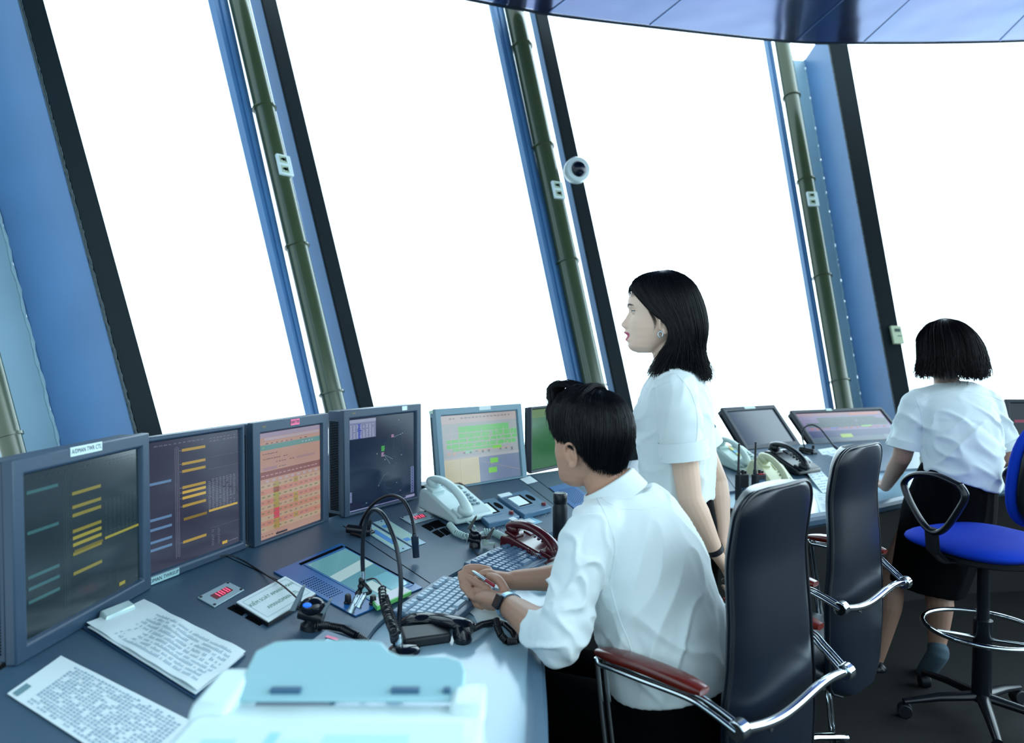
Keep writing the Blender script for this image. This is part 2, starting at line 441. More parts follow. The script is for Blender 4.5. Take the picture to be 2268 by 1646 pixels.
# thin cover strips over the joints running to the rim
sm = mat('ceiling_strip', C(60, 80, 120), .3, .8)
k = 0
for i in range(4, len(edge) - 4, 5):
    p, q = ring_at(.2, ZC + .0)[i], ring_at(.992, ZC - .002)[i]
    a = V((p.x, p.y, ZC + .075)); b_ = ring_at(.845, ZC + .045)[i]
    w = MB(); side = (q - p).normalized().cross(V((0, 0, 1))) * .006
    for u, v_ in ((a, b_ + V((0, 0, 0))), (ring_at(.8515, ZC + .045)[i], q)):
        dz = V((0, 0, .004)); w.hexa([u - side - dz, v_ - side - dz, v_ + side - dz, u + side - dz], [u - side + dz, v_ - side + dz, v_ + side + dz, u + side + dz])
    k += 1; struct(w.build('trim_%d' % k, sm))
w = MB(); rp = ring_at(1.004, ZC + .012); w.tube(rp, .012, 8); k += 1; struct(w.build('trim_%d' % k, mat('rim_dark', C(16, 30, 46), .3, .5)))
# ---------------------------------------------------------------- the long curved console desk
Bc = [(-.985, -.3), (-.98, .4), (-.965, 1.0), (-.955, 1.37), (-.93, 1.85), (-.81, 2.22), (-.64, 2.58), (-.375, 2.97), (-.14, 3.24), (.08, 3.45), (.5, 3.78), (1.0, 4.11), (1.46, 4.40), (1.92, 4.60), (2.6, 4.80), (3.4, 4.88), (4.6, 4.85), (5.4, 4.6)]
Bp = spline([V((x, y, 0)) for x, y in Bc], 12)
Bt = []
for i in range(len(Bp)):
    t = (Bp[min(i + 6, len(Bp) - 1)] - Bp[max(i - 6, 0)]).normalized(); Bt.append(t)
Bn = [V((t.y, -t.x, 0)) for t in Bt]      # inward
PROF = [(0.0, .840), (.60, .765), (.605, .752), (1.0, .750)]
def profz(d):
    if d <= 0: return .84
    for (a, u), (b, v) in zip(PROF, PROF[1:]):
        if d <= b: return u + (v - u) * (d - a) / (b - a)
    return .75
def desk_d(x, y):
    best = 1e9; q = V((x, y, 0)); bi = 0
    for i in range(0, len(Bp), 3):
        l = (Bp[i] - q).length_squared
        if l < best: best = l; bi = i
    bd = None
    for i in range(max(0, bi - 4), min(len(Bp) - 1, bi + 4)):
        a, b = Bp[i], Bp[i + 1]; ab = b - a; t = max(0, min(1, (q - a).dot(ab) / ab.length_squared)); c = a + ab * t; l = (c - q).length
        if bd is None or l < bd[0]: bd = (l, (q - c).dot(V((ab.y, -ab.x, 0)).normalized()), i + t)
    return (bd[0] if bd[1] >= 0 else -bd[0]), bd[2]
def surf(x, y): return profz(desk_d(x, y)[0])
def dk(px, py, h=0.0):
    """point of the desk surface (raised by h) seen at a pixel"""
    d = ray(px, py); lo, hi = 0.0, 1.0
    t0 = (.84 + h - CAM_H) / d.z; t1 = (.745 + h - CAM_H) / d.z
    for _ in range(26):
        t = (t0 + t1) / 2; p = CAMP + d * t
        if p.z > surf(p.x, p.y) + h: t0 = t
        else: t1 = t
    return CAMP + d * t1
def dnorm(p):
    e = .02; return V((-(surf(p.x + e, p.y) - surf(p.x - e, p.y)) / (2 * e), -(surf(p.x, p.y + e) - surf(p.x, p.y - e)) / (2 * e), 1)).normalized()
def dtan(p):
    """direction along the desk at p"""
    i = int(desk_d(p.x, p.y)[1]); return Bt[i]

console_m = mat('console_grey', C(54, 82, 104), .40, 0, .25, 500, .08, 6)
worktop_m = mat('worktop_laminate', C(146, 180, 198), .12, 0, .06, 300, .05, 4)
edge_m = mat('edge_rubber', C(72, 100, 122), .45, 0, .2, 200, .08, 5)
black_m = mat('black_recess', C(4, 6, 9), .9, spec=.04)
under_m = mat('desk_carcass', C(6, 10, 14), .6, 0, .1, 80, .1, 4)
desk = thing('console_desk', 'long curved grey control console with sloping top running past all the people', 'desk', (0.0, 2.2, 0))
def FW(i): return .10 * max(0.0, min(1.0, (Bp[i].x + .2) / 1.0)) 
def sweep(prof, name, m_, parent=desk, i0=0, i1=None, smooth=30, step=1):
    mb = MB(); i1 = i1 or len(Bp); rg = []
    for i in range(i0, i1, step):
        rg.append([Bp[i] + Bn[i] * (d if d < .9 else d + FW(i)) + V((0, 0, z)) for d, z in prof])
    mb.rings(rg, cap=True, closed=True); return mb.build(name, m_, parent, smooth=smooth)
sweep([(-.02, .840), (0, .840), (.60, .765), (.60, .735), (-.02, .80)][::-1], 'sloped_panel', console_m)
sweep([(.602, .735), (.602, .752), (.985, .750), (.985, .722), (.7, .722)][::-1], 'worktop', worktop_m)
ep = [(.985 + .0, .754), (1.0, .7545), (1.016, .748), (1.024, .735), (1.022, .715), (1.008, .700), (.985, .698)]
sweep(ep[::-1], 'edge_trim', edge_m)
sweep([(-.02, .80), (.02, .80), (.02, 0.0), (-.02, 0.0)], 'back_panel', under_m)
sweep([(.60, .73), (.62, .73), (.62, 0.0), (.60, 0.0)], 'modesty_panel', under_m)
# joints between the console modules
for px0, px1 in (((1153, 905 + 157), (1225, 1125)),):
    pass
def strip_on(pts, wd, h, name, m_, parent):
    mb = MB(); rg = []
    for i, p in enumerate(pts):
        t = (pts[min(i + 1, len(pts) - 1)] - pts[max(i - 1, 0)]).normalized(); n = dnorm(p); s = t.cross(n).normalized() * wd / 2
        rg.append([p - s - n * .002, p + s - n * .002, p + s + n * h, p - s + n * h])
    mb.rings(rg); return mb.build(name, m_, parent, smooth=0)
def dline(x0, y0, x1, y1, n=14): return [dk(x0 + (x1 - x0) * k / (n - 1), y0 + (y1 - y0) * k / (n - 1)) for k in range(n)]
for seg in ((500, 1232, 650, 1302), (760, 1165, 1010, 1330), (1153, 1062, 1240, 1128), (1175, 1052, 1236, 1098), (1560, 985, 1640, 1100)):
    strip_on(dline(*seg), .003, .0006, 'panel_joint', black_m, desk)

# ---------------------------------------------------------------- flat things on the desk
def quad_px(c, h=0.0): return [dk(x, y, h) for x, y in c]      # corners given bl, br, tr, tl as the object's own
def plate(name, label, cat, corners, th, m_, parent=None, group=None, bevel=.001, lift=.0006, grid=None):
    """a flat rectangular slab lying on the desk; corners in pixels of its top edge. returns (root, top corners)"""
    q = quad_px(corners, th + lift)
    n = (q[1] - q[0]).cross(q[3] - q[0]).normalized()
    if n.z < 0: n = -n
    mb = MB(); b = [p - n * th for p in q]; mb.hexa(b, q)
    if parent is None:
        c = sum(q, V()) / 4 - n * th; t = thing(name, label, cat, c, 0, group)
        o = mb.build('plate' if cat != 'paper' else 'sheet', m_, t, bevel=bevel, smooth=30)
        return t, q, n
    o = mb.build(name, m_, parent, bevel=bevel, smooth=30); return o, q, n
print_m = mat('printed', C(128, 128, 128), .55, attr='Col')
screen_m = mat('screen_display', C(128, 128, 128), .14, attr='Col', emit=.62, spec=.5)
for l_ in list(screen_m.node_tree.links):
    if l_.to_socket.name == 'Base Color': screen_m.node_tree.links.remove(l_)
screen_m.node_tree.nodes['Principled BSDF'].inputs['Base Color'].default_value = (.01, .014, .02, 1)
# ---------------------------------------------------------------- monitors
case_m = mat('monitor_case', C(38, 62, 84), .42, 0, .2, 600, .05, 20)
case_dark = mat('monitor_case_dark', C(20, 33, 46), .45, 0, .2, 600, .05, 20)
case_pale = mat('monitor_case_pale', C(100, 135, 150), .42, 0, .2, 600, .05, 20)
label_white = C(205, 225, 228)
def R3(*a): return C(*a)
def monitor(label, BL, BR, H, tilt=0.0, zb=.84, depth=.07, bez=.03, cm_=None, bezb=None, content=None, sticker=None, brand=None, extra=None, stand=True, group=None):
    a = at_z(BL[0], BL[1], zb); b = at_z(BR[0], BR[1], zb)
    W = (b - a).length; x = (b - a).normalized(); ang = math.atan2(x.y, x.x)
    c = (a + b) / 2
    root = thing('monitor', label, 'monitor', (c.x, c.y, zb - .0), ang, group)
    cm_ = cm_ or case_m; bezb = bez if bezb is None else bezb
    T = Matrix.Rotation(-tilt, 4, 'X')          # lean the top away (local +y)
    w = W / 2
    fr = MB()
    def bx(x0, x1, y0, y1, z0, z1, mb): mb.hexa([V((x0, y0, z0)), V((x1, y0, z0)), V((x1, y1, z0)), V((x0, y1, z0))], [V((x0, y0, z1)), V((x1, y0, z1)), V((x1, y1, z1)), V((x0, y1, z1))])
    rim = .022
    # front bezel as one ring with a chamfered inner lip
    o = [(-w, 0), (w, 0), (w, H), (-w, H)]; i_ = [(-w + bez, bezb), (w - bez, bezb), (w - bez, H - bez), (-w + bez, H - bez)]
    j_ = [(-w + bez + .006, bezb + .006), (w - bez - .006, bezb + .006), (w - bez - .006, H - bez - .006), (-w + bez + .006, H - bez - .006)]
    vs = [V((p[0], rim, p[1])) for p in o] + [V((p[0], 0, p[1])) for p in o] + [V((p[0], 0, p[1])) for p in i_] + [V((p[0], .010, p[1])) for p in j_] + [V((p[0], rim, p[1])) for p in j_]
    fs = []
    for L0 in (0, 4, 8, 12):
        for k in range(4): fs.append((L0 + k, L0 + (k + 1) % 4, L0 + 4 + (k + 1) % 4, L0 + 4 + k))
    for k in range(4): fs.append((16 + k, 16 + (k + 1) % 4, (k + 1) % 4, k))
    fr.add(vs, fs); fr.xf(T); fr.build('bezel', cm_, root, world=False, bevel=.003)
    hs = MB(); bx(-w + .004, w - .004, rim, rim + depth * .6, .004, H - .004, hs)
    hs.hexa([V((-w + .03, rim + depth * .6, .03)), V((w - .03, rim + depth * .6, .03)), V((w - .05, rim + depth, .05)), V((-w + .05, rim + depth, .05))], [V((-w + .03, rim + depth * .6, H - .03)), V((w - .03, rim + depth * .6, H - .03)), V((w - .05, rim + depth, H - .06)), V((-w + .05, rim + depth, H - .06))])
    hs.xf(T); hs.build('housing', cm_, root, world=False, bevel=.004)
    # side vents
    vt = MB()
    for k in range(int(H / .007)): bx(-w + .0025, -w + .005, rim + .012, rim + depth * .5, .02 + k * .006, .0235 + k * .006, vt) if .02 + k * .006 < H - .02 else None
    vt.xf(T); vt.build('side_vents', black_m, root, world=False, smooth=0)
    sc = [T @ V((px_, .0095, pz)) for px_, pz in ((-w + bez + .005, bezb + .005), (w - bez - .005, bezb + .005), (w - bez - .005, H - bez - .005), (-w + bez + .005, H - bez - .005))]
    A = Art(*sc, off=.0003)
    content(A); A.mb.build('screen', screen_m, root, world=False, smooth=0)
    if stand:
        st = MB(); zt = .06
        p0 = T @ V((0, rim + depth, .10)); st.box((0, p0.y - .005, (p0.z) / 2 - .01), (.10, .03, p0.z)); st.box((0, rim + .055, -.004), (.24, .10, .012)); st.build('stand', cm_, root, world=False, bevel=.003)
    if sticker:
        for (u, v, sw, sh, txt, colr) in sticker:
            s = MB(); cx = -w + u * W; cz = v
            q = [T @ V((cx + dx * sw / 2, -.0012, cz + dz * sh / 2)) for dx, dz in ((-1, -1), (1, -1), (1, 1), (-1, 1))]
            B = Art(*q, off=.0003)
            back = [p + (T @ V((0, .0014, 0)) - T @ V((0, 0, 0))) for p in q]
            B.mb.hexa(back, q, colr)
            if txt: B.text(txt, .5, .5, .5, C(20, 40, 60), wide=min(1.0, sw / (sh * .46 * len(txt))))
            B.mb.build('name_label', print_m, root, world=False, smooth=0)
    if brand:
        q = [T @ V((-w + .035 + dx, -.0006, H - bez * .62 + dz)) for dx, dz in ((0, 0), (.03, 0), (.03, .009), (0, .009))]
        B = Art(*q, off=.0003); B.text(brand, .5, .5, .62, C(170, 150, 90), k=1, wide=1.2); B.mb.build('brand_mark', print_m, root, world=False, smooth=0)
    if extra: extra(root, T, w, H)
    return root

def grid_txt(A, u0, v0, u1, v1, cols_, rows, col, rnd, fill=.6, k=2, hh=.5):
    du = (u1 - u0) / cols_; dv = (v1 - v0) / rows
    for i in range(cols_):
        for j in range(rows):
            if rnd.random() < .93:
                uu = u0 + i * du; vv = v0 + j * dv; wdt = du * fill * rnd.uniform(.7, 1.1); n = 3
                for q in range(n):
                    a = uu + wdt * q / n; A.rect(a, vv + dv * .25, a + wdt / n * .7, vv + dv * (.25 + hh * rnd.uniform(.7, 1)), col, k)
def scr_timeline(bgc, bar, blue, dim, seed, shift=(0, 0), us=1.0, YV=(.90, .79, .73, .60, .56, .515, .45, .16), BV=(.68, .405, .33, .235, .175), tb=.36):
    def f(A):
        rnd = random.Random(seed)
        A.rect(0, 0, 1, 1, bgc, 0)
        X = lambda u: u * us + shift[0]
        # axis
        for u in (.30, .335): A.rect(X(u), .05, X(u) + .003, .93, dim, 1)
        for q in range(90): A.rect(X(.312), .06 + q * .0098, X(.325), .063 + q * .0098, dim, 2)
        for v in YV: A.rect(X(.37), v - .011, X(.62), v + .011, bar if v in YV[4:6] else tuple(c * .72 for c in bar[:3]) + (1,), 2); A.rect(X(.345), v - .002, X(.365), v + .002, dim, 2)
        A.rect(X(.38), tb - .028, X(.63), tb - .006, C(150, 135, 165) if us > 1.2 else tuple(c * .4 for c in bar[:3]) + (1,), 2)
        for v in BV: A.rect(max(0, X(.03)), v - .010, X(.26), v + .010, blue, 2)
        # table
        grid_txt(A, X(.65), tb, X(.98), tb + .26, 8, 18, dim, rnd, .7, 2, .45)
        A.rect(X(.65), tb - .018, X(.99), tb, bar, 3)
        for v in (.93, .80, .70, .20): A.rect(X(.66), v, min(.995, X(1.3)), v + .002, tuple(c * .5 for c in dim[:3]) + (1,), 1)
        grid_txt(A, X(.67), .93, min(.97, X(1.2)), .975, 8, 2, dim, rnd, .7, 2, .3)
        grid_txt(A, .03, .95, .6, .985, 12, 1, tuple(c * .7 for c in dim[:3]) + (1,), rnd, .8, 2, .3)
        grid_txt(A, X(.68), .05, X(.82), .19, 2, 10, dim, rnd, .4, 2, .3)
        A.rect(.78, .03, .84, .055, bar, 3); grid_txt(A, .85, .03, .98, .055, 5, 1, dim, rnd, .7, 2, .4)
    return f
def scr_table(A):
    rnd = random.Random(5); base = C(200, 158, 140)
    A.rect(0, 0, 1, 1, base, 0)
    A.rect(0, .955, 1, 1, C(168, 150, 175), 1); A.rect(.08, .925, .98, .95, C(190, 172, 180), 1); A.rect(0, .91, 1, .955, C(196, 172, 172), 0)
    grid_txt(A, .1, .885, .8, .908, 9, 1, C(90, 70, 90), rnd, .5)
    A.rect(0, .835, 1, .885, C(110, 160, 155), 1); grid_txt(A, .68, .845, .9, .875, 4, 1, C(200, 215, 230), rnd, .5); A.text('AIS', .06, .86, .012, C(210, 220, 120))
    grid_txt(A, .05, .79, .28, .81, 6, 1, C(120, 90, 100), rnd, .9); grid_txt(A, .06, .74, .45, .765, 10, 1, C(110, 90, 100), rnd, .8)
    A.rect(.58, .70, .90, .722, C(180, 145, 145), 1); grid_txt(A, .25, .70, .56, .722, 7, 1, C(110, 80, 90), rnd, .7)
    A.rect(.05, .645, .27, .672, C(178, 140, 150), 1); grid_txt(A, .3, .65, .42, .668, 3, 1, C(90, 100, 120), rnd, .8)
    A.rect(0, .565, 1, .635, C(150, 92, 86), 1); grid_txt(A, .03, .585, .97, .61, 14, 1, C(215, 180, 175), rnd, .75)
    for k in range(9): A.rect(.09 + k * .1, .53, .14 + k * .1, .552, C(200, 180, 185), 1)
    for r in range(9):
        v = .07 + .05 * r
        A.rect(0, v, 1, v + .025 * 2, C(206, 178, 148) if r % 2 == 0 else C(214, 150, 130), 1)
        grid_txt(A, .03, v + .012, .98, v + .04, 11, 1, C(150, 125, 125) if r % 3 else C(120, 140, 100), rnd, .55, 3, .6)
    cc_ = [C(190, 160, 90), C(190, 160, 90), C(225, 90, 105), C(225, 90, 105), C(185, 165, 90), C(185, 170, 90), C(182, 172, 90), C(165, 92, 70), C(185, 168, 95)]
    for r in range(9): A.rect(.21, .07 + .05 * r, .295, .12 + .05 * r, cc_[r], 2)
    for r in (1, 4, 5, 8): A.rect(.53, .07 + .05 * r, .60, .12 + .05 * r, C(190, 165, 90), 2)
    grid_txt(A, .03, .02, .3, .045, 6, 1, C(110, 70, 60), rnd, .7); A.rect(.24, .01, .42, .03, C(60, 50, 60), 2)
def scr_radar(A):
    rnd = random.Random(9); A.rect(0, 0, 1, 1, C(11, 27, 58), 0)
    A.rect(.01, .775, .385, .985, C(140, 150, 190), 1); A.rect(.01, .95, .385, .985, C(175, 185, 215), 2); A.rect(.125, .775, .17, .935, C(80, 100, 200), 2)
    grid_txt(A, .02, .78, .38, .93, 8, 10, C(235, 240, 250), rnd, .5, 3, .5)
    d = C(70, 105, 150)
    def arc(cx, cy, rx, ry, a0, a1, c, w_=.002): A.line([(cx + rx * cos(radians(a0 + (a1 - a0) * q / 24)), cy + ry * sin(radians(a0 + (a1 - a0) * q / 24))) for q in range(25)], w_, c)
    arc(.66, .84, .09, .04, 20, 160, d); arc(.66, .22, .16, .13, 170, 320, d); arc(.62, .30, .2, .12, 80, 175, d); arc(.68, .42, .03, .02, 0, 360, d); arc(.6, .24, .09, .08, 180, 290, d)
    A.line([(.78, .86), (.80, .55), (.83, .42), (.86, .38)], .0025, d); A.line([(.6, .8), (.56, .66), (.52, .70)], .002, d); A.line([(.42, .22), (.5, .32), (.58, .35)], .0025, C(110, 160, 190))
    A.line([(.66, .70), (.64, .52), (.72, .5)], .002, d); A.line([(.72, .9), (.76, .82), (.7, .74)], .002, d); A.line([(.18, .03), (.27, .06)], .002, d); A.line([(.77, .2), (.82, .3), (.80, .12)], .002, d)
    for p, q in (((.5, .56), (.60, .44)), ((.5, .56), (.64, .49)), ((.66, .74), (.76, .76))): A.line([p, q], .003, C(150, 190, 210), 3)
    for u, v, c in ((.40, .58, C(220, 235, 240)), (.52, .50, C(220, 235, 240)), (.78, .52, C(200, 220, 255)), (.80, .77, C(200, 220, 255)), (.77, .76, C(200, 220, 255)), (.24, .06, C(180, 220, 220)), (.76, .11, C(220, 180, 220)), (.74, .93, C(180, 200, 230)), (.42, .22, C(180, 220, 220)), (.7, .21, C(180, 200, 230))): A.rect(u - .005, v - .004, u + .005, v + .004, c, 3)
    for q in range(5): A.rect(.465, .60 + q * .012, .50 + rnd.uniform(0, .02), .608 + q * .012, C(90, 220, 90), 3)
    for q in range(4): A.rect(.465, .54 + q * .012, .49 + rnd.uniform(0, .02), .547 + q * .012, C(220, 180, 220), 3)
    for q in range(3): A.rect(.62, .74 + q * .012, .66, .747 + q * .012, C(225, 170, 220), 3)
    for q in range(10): A.rect(.935, .055 + q * .031, .985, .080 + q * .031, C(140, 155, 210), 1); A.rect(.945, .060 + q * .031, .975, .075 + q * .031, C(30, 50, 110), 2)
    A.rect(.01, .10, .035, .21, C(170, 180, 225), 1)
    for q in range(7): A.rect(.013, .105 + q * .015, .032, .113 + q * .015, C(60, 70, 130), 2)
    A.rect(0, 0, 1, .012, C(160, 165, 215), 1); A.rect(.85, 0, 1, .03, C(165, 165, 210), 1)
    for q in range(24): A.rect(.42 + q * .018, .003, .43 + q * .018, .010, C(90, 80, 150), 2)
def scr_airport(dark=False):
    def f(A):
        rnd = random.Random(3)
        bgc = C(172, 182, 186) if not dark else C(128, 105, 160); gr = C(112, 208, 112) if not dark else C(22, 66, 48)
        A.rect(0, 0, 1, 1, bgc, 0)
        A.rect(0, .88, 1, 1, C(196, 186, 184) if not dark else C(150, 110, 130), 1); grid_txt(A, .1, .93, .98, .975, 18, 1, C(110, 120, 125) if not dark else C(200, 110, 60), rnd, .7, 2, .5)
        s = (0, 0)
        for u0, v0, u1, v1 in ((.20, .74, .88, .83), (.20, .66, .62, .73), (.64, .66, .99, .745), (.05, .60, .99, .65), (.05, .52, .97, .585), (.12, .485, .72, .515)): A.rect(u0, v0, u1, v1, gr, 1)
        ln = C(205, 190, 205) if not dark else C(90, 110, 120)
        for v in (.735, .655, .592, .518): A.rect(.03, v, .98, v + .005, ln, 2)
        for q in range(9): A.rect(.10 + q * .1, .50, .105 + q * .1, .74 + rnd.uniform(0, .1), ln, 2)
        for q in range(5):
            u = .22 + .15 * q; A.line([(u, .52), (u + .08, .60), (u + .14, .735)], .005, ln, 2); A.line([(u + .2, .52), (u + .1, .62), (u + .04, .735)], .004, ln, 2)
        orr = C(205, 175, 160) if not dark else C(190, 100, 70)
        for q in range(14): A.rect(.05 + q * .065, .44 + rnd.uniform(-.01, .03), .09 + q * .065, .475, orr, 2)
        for q in range(9): A.rect(.25 + q * .08, .43 + rnd.uniform(-.02, .03), .275 + q * .08, .46, C(120, 125, 125) if not dark else C(150, 90, 60), 3)
        A.rect(.64, .465, .76, .51, C(130, 225, 60), 3); A.rect(.27, .44, .37, .475, C(150, 215, 190) if not dark else C(60, 110, 230), 3)
        if not dark:
            A.rect(0, .36, 1, .40, C(185, 190, 196), 2)
            A.rect(.30, 0, 1, .36, C(125, 145, 178), 2); A.rect(0, 0, .44, .385, C(212, 208, 172), 3); A.rect(.195, 0, .2, .37, C(180, 178, 150), 4); A.rect(0, .37, .44, .385, C(190, 190, 190), 4)
            A.line([(.45, .31), (1, .10)], .004, C(200, 175, 165), 3); A.rect(.59, .255, .695, .325, C(130, 225, 60), 4); A.rect(.56, .115, .67, .19, C(130, 225, 60), 4); A.line([(.62, .25), (.6, .19)], .002, C(220, 220, 230), 4)
            for q in range(14): A.rect(.02, .02 + q * .024, .18, .025 + q * .024, C(196, 190, 160), 4); A.rect(.22, .02 + q * .024, .42, .025 + q * .024, C(198, 192, 160), 4)
        else:
            A.rect(0, 0, 1, .36, C(70, 95, 120), 1); A.rect(0, .17, 1, .38, C(22, 26, 110), 2); A.rect(.33, .13, .46, .25, C(170, 215, 40), 3)
            A.rect(.6, .88, .95, .96, C(205, 105, 50), 2); A.rect(.82, .0, 1, .17, C(110, 130, 150), 2)
    return f
def scr_green(A):
    A.rect(0, 0, 1, 1, C(40, 112, 42), 0); rnd = random.Random(2)
    for q in range(60): u = rnd.random(); v = rnd.random(); A.line([(u, v), (u + rnd.uniform(-.05, .05), v + rnd.uniform(-.1, .1))], .002, C(70, 145, 70), 1)
    A.rect(.0, .86, .25, 1, C(92, 130, 20), 1)
def scr_dull(A):
    A.rect(0, 0, 1, 1, C(28, 52, 80), 0); rnd = random.Random(2)
    for rr in (.12, .22, .3): A.line([(.35 + rr * cos(q * .3), .55 + rr * sin(q * .3)) for q in range(20)], .004, C(45, 72, 100), 1)
    A.rect(.02, .93, .9, .955, C(40, 66, 92), 1)

monitor('large dark monitor at the left edge with yellow bars and a white tape label', (36, 1478), (336, 1303), .40, 0, content=scr_timeline(C(20, 38, 40), C(175, 170, 45), C(60, 118, 124), C(62, 82, 82), 1, YV=(.80, .71, .655, .55, .505, .46, .40, .27), BV=(.885, .64, .37, .30, .22), tb=.43), depth=.09, cm_=case_m,
        sticker=[(.47, .392, .105, .020, 'A/DMAN TWR CTL', C(200, 222, 225))], stand=False)
monitor('monitor with purple grey timeline of yellow bars, second from the left', (322, 1303), (545, 1216), .385, 0, content=scr_timeline(C(58, 54, 76), C(228, 190, 70), C(110, 150, 195), C(150, 150, 170), 4, (-.02, 0)), bez=.010, bezb=.022, depth=.06,
        sticker=[(.145, .012, .115, .019, 'A/DMAN TWRSUP', C(150, 190, 195))], stand=False)
monitor('monitor showing a salmon coloured table under a pink sticker', (563, 1213), (729, 1152), .385, 0, content=scr_table, bez=.032, bezb=.004, depth=.07, cm_=case_m,
        sticker=[(.52, .371, .045, .020, 'RAIM.TWR', C(245, 110, 150))], brand='NEC', stand=False)
monitor('monitor with navy blue radar map and a small white sticker', (763, 1147), (934, 1102), .39, 0, content=scr_radar, bez=.028, bezb=.006, depth=.11,
        sticker=[(.76, .378, .030, .017, '', C(215, 235, 235))], brand='NEC', stand=False)
def m5x(root, T, w, H):
    s = MB(); s.box((-w - .001, .03, H - .012), (.003, .03, .014)); s.xf(T); s.build('side_tag', mat('tag_green', C(190, 215, 195), .5), root, world=False)
monitor('wide pale framed monitor showing a green airport ground map', (977, 1087), (1168, 1056), .355, radians(7), content=scr_airport(), cm_=case_pale, bez=.028, bezb=.004, depth=.05,
        sticker=[(.55, .345, .07, .018, '', C(200, 215, 215))], brand=None, extra=m5x, stand=False)
monitor('monitor with a plain green picture beside the seated man', (1176, 1050), (1345, 1014), .33, 0, content=scr_green, cm_=case_dark, bez=.010, bezb=.01, depth=.04, stand=False)
monitor('square monitor leaning back with a dim dark blue screen', (1655, 996), (1774, 984), .325, radians(41), content=scr_dull, cm_=case_dark, bez=.028, depth=.06, sticker=[(.5, .312, .10, .022, '', C(205, 225, 225))], brand=None)
monitor('wide monitor leaning back with purple and dark green ground map', (1803, 984), (2010, 972), .30, radians(47), content=scr_airport(True), cm_=case_dark, bez=.022, bezb=.01, depth=.06, sticker=[(.40, .291, .05, .02, '', C(205, 230, 225))])
monitor('black monitor cut off by the right edge of the picture', (2236, 1010), (2420, 1012), .33, radians(8), content=lambda A: (A.rect(0, 0, 1, 1, C(8, 14, 24), 0), A.rect(.05, .6, .3, .66, C(150, 40, 80), 1), A.rect(.1, .3, .8, .32, C(40, 60, 90), 1)), cm_=case_dark, bez=.02, depth=.05)
# ---------------------------------------------------------------- palette of small things
blackp = mat('black_plastic', C(14, 20, 28), .28, 0, .05, 400)
blackr = mat('black_rubber', C(16, 22, 30), .5, 0, .1, 300)
greyp = mat('grey_plastic', C(70, 98, 122), .4, 0, .1, 400)
silver = mat('silver_metal', C(190, 210, 220), .22, .9)
chrome = mat('chrome', C(215, 225, 230), .07, 1.0)
alu = mat('brushed_plate', C(165, 190, 200), .4, .2, .1, 200)
whitep = mat('phone_white', C(200, 222, 222), .28, 0, 0)
paper_m = mat('paper_white', C(218, 234, 236), .7, 0, .1, 60)
redp = mat('phone_dark_red', C(74, 16, 26), .22, 0, 0, coat=.4)
beigep = mat('phone_beige', C(205, 208, 170), .38)
blueframe = mat('panel_blue', C(14, 92, 158), .3, 0, .1, 300)
INK = C(158, 185, 198)
def local(o, yaw_vec, n=None):
    """frame on the desk: local y points away from the operator, x to the operator's right"""
    y = V(yaw_vec).normalized(); n = n or V((0, 0, 1)); x = y.cross(n).normalized(); return frame(o, x, n)
def outward(p):
    i = int(desk_d(p.x, p.y)[1]); return -Bn[i]
def put_art(parent, name, corners, fn, off=.0003, m_=None):
    A = Art(*corners, off=off); fn(A); return A.mb.build(name, m_ or print_m, parent, smooth=0)
def raise_(q, n, h): return [p + n * h for p in q]
def inner(q, u0, v0, u1, v1):
    A = Art(*q); return [A.pt(u0, v0), A.pt(u1, v0), A.pt(u1, v1), A.pt(u0, v1)]
def slab_q(parent, name, q, n, h0, h1, m_, bevel=.0008):
    return MB().hexa([p + n * h0 for p in q], [p + n * h1 for p in q]).build(name, m_, parent, bevel=bevel, smooth=30)

# ---- number displays
def seg_digit(A, u, v, w, h, ch, col):
    S = {'1': 'bc', '8': 'abcdefg', '9': 'abcdfg', '0': 'abcdef', '7': 'abc'}[ch]; t = .22 * w; H = h / 2
    R = dict(a=(u, v + h - t * .6, u + w, v + h), b=(u + w - t, v + H, u + w, v + h), c=(u + w - t, v, u + w, v + H), d=(u, v, u + w, v + t * .6), e=(u, v, u + t, v + H), f=(u, v + H, u + t, v + h), g=(u, v + H - t * .3, u + w, v + H + t * .3))
    for k in S: A.rect(*R[k], col, 2)
glow_m = mat('led_display', C(128, 128, 128), .3, attr='Col', emit=1.6)
for lab, cs_, dg in (('silver number display plate left of the paper sign, red digits', [(475, 1344), (541, 1306), (505, 1288), (437, 1323)], '188'),
                     ('silver number display plate half under the white telephone, red digits', [(911, 1161), (961, 1147), (943, 1131), (886, 1146)], '198')):
    t, q, n = plate('number_display', lab, 'display', cs_, .003, alu)
    A = Art(*raise_(inner(q, .24, .30, .80, .72), n, .0004)); A.rect(0, 0, 1, 1, C(60, 12, 22), 0)
    for k, ch in enumerate(dg): seg_digit(A, .10 + .30 * k, .12, .18, .76, ch, C(255, 90, 130))
    A.mb.build('digits', glow_m, t, smooth=0)
    for u, v in ((.06, .1), (.94, .1), (.94, .9), (.06, .9)):
        c = Art(*q).pt(u, v); MB().cyl(c, c + n * .002, .0035, n=12).build('screw', blackp, t)

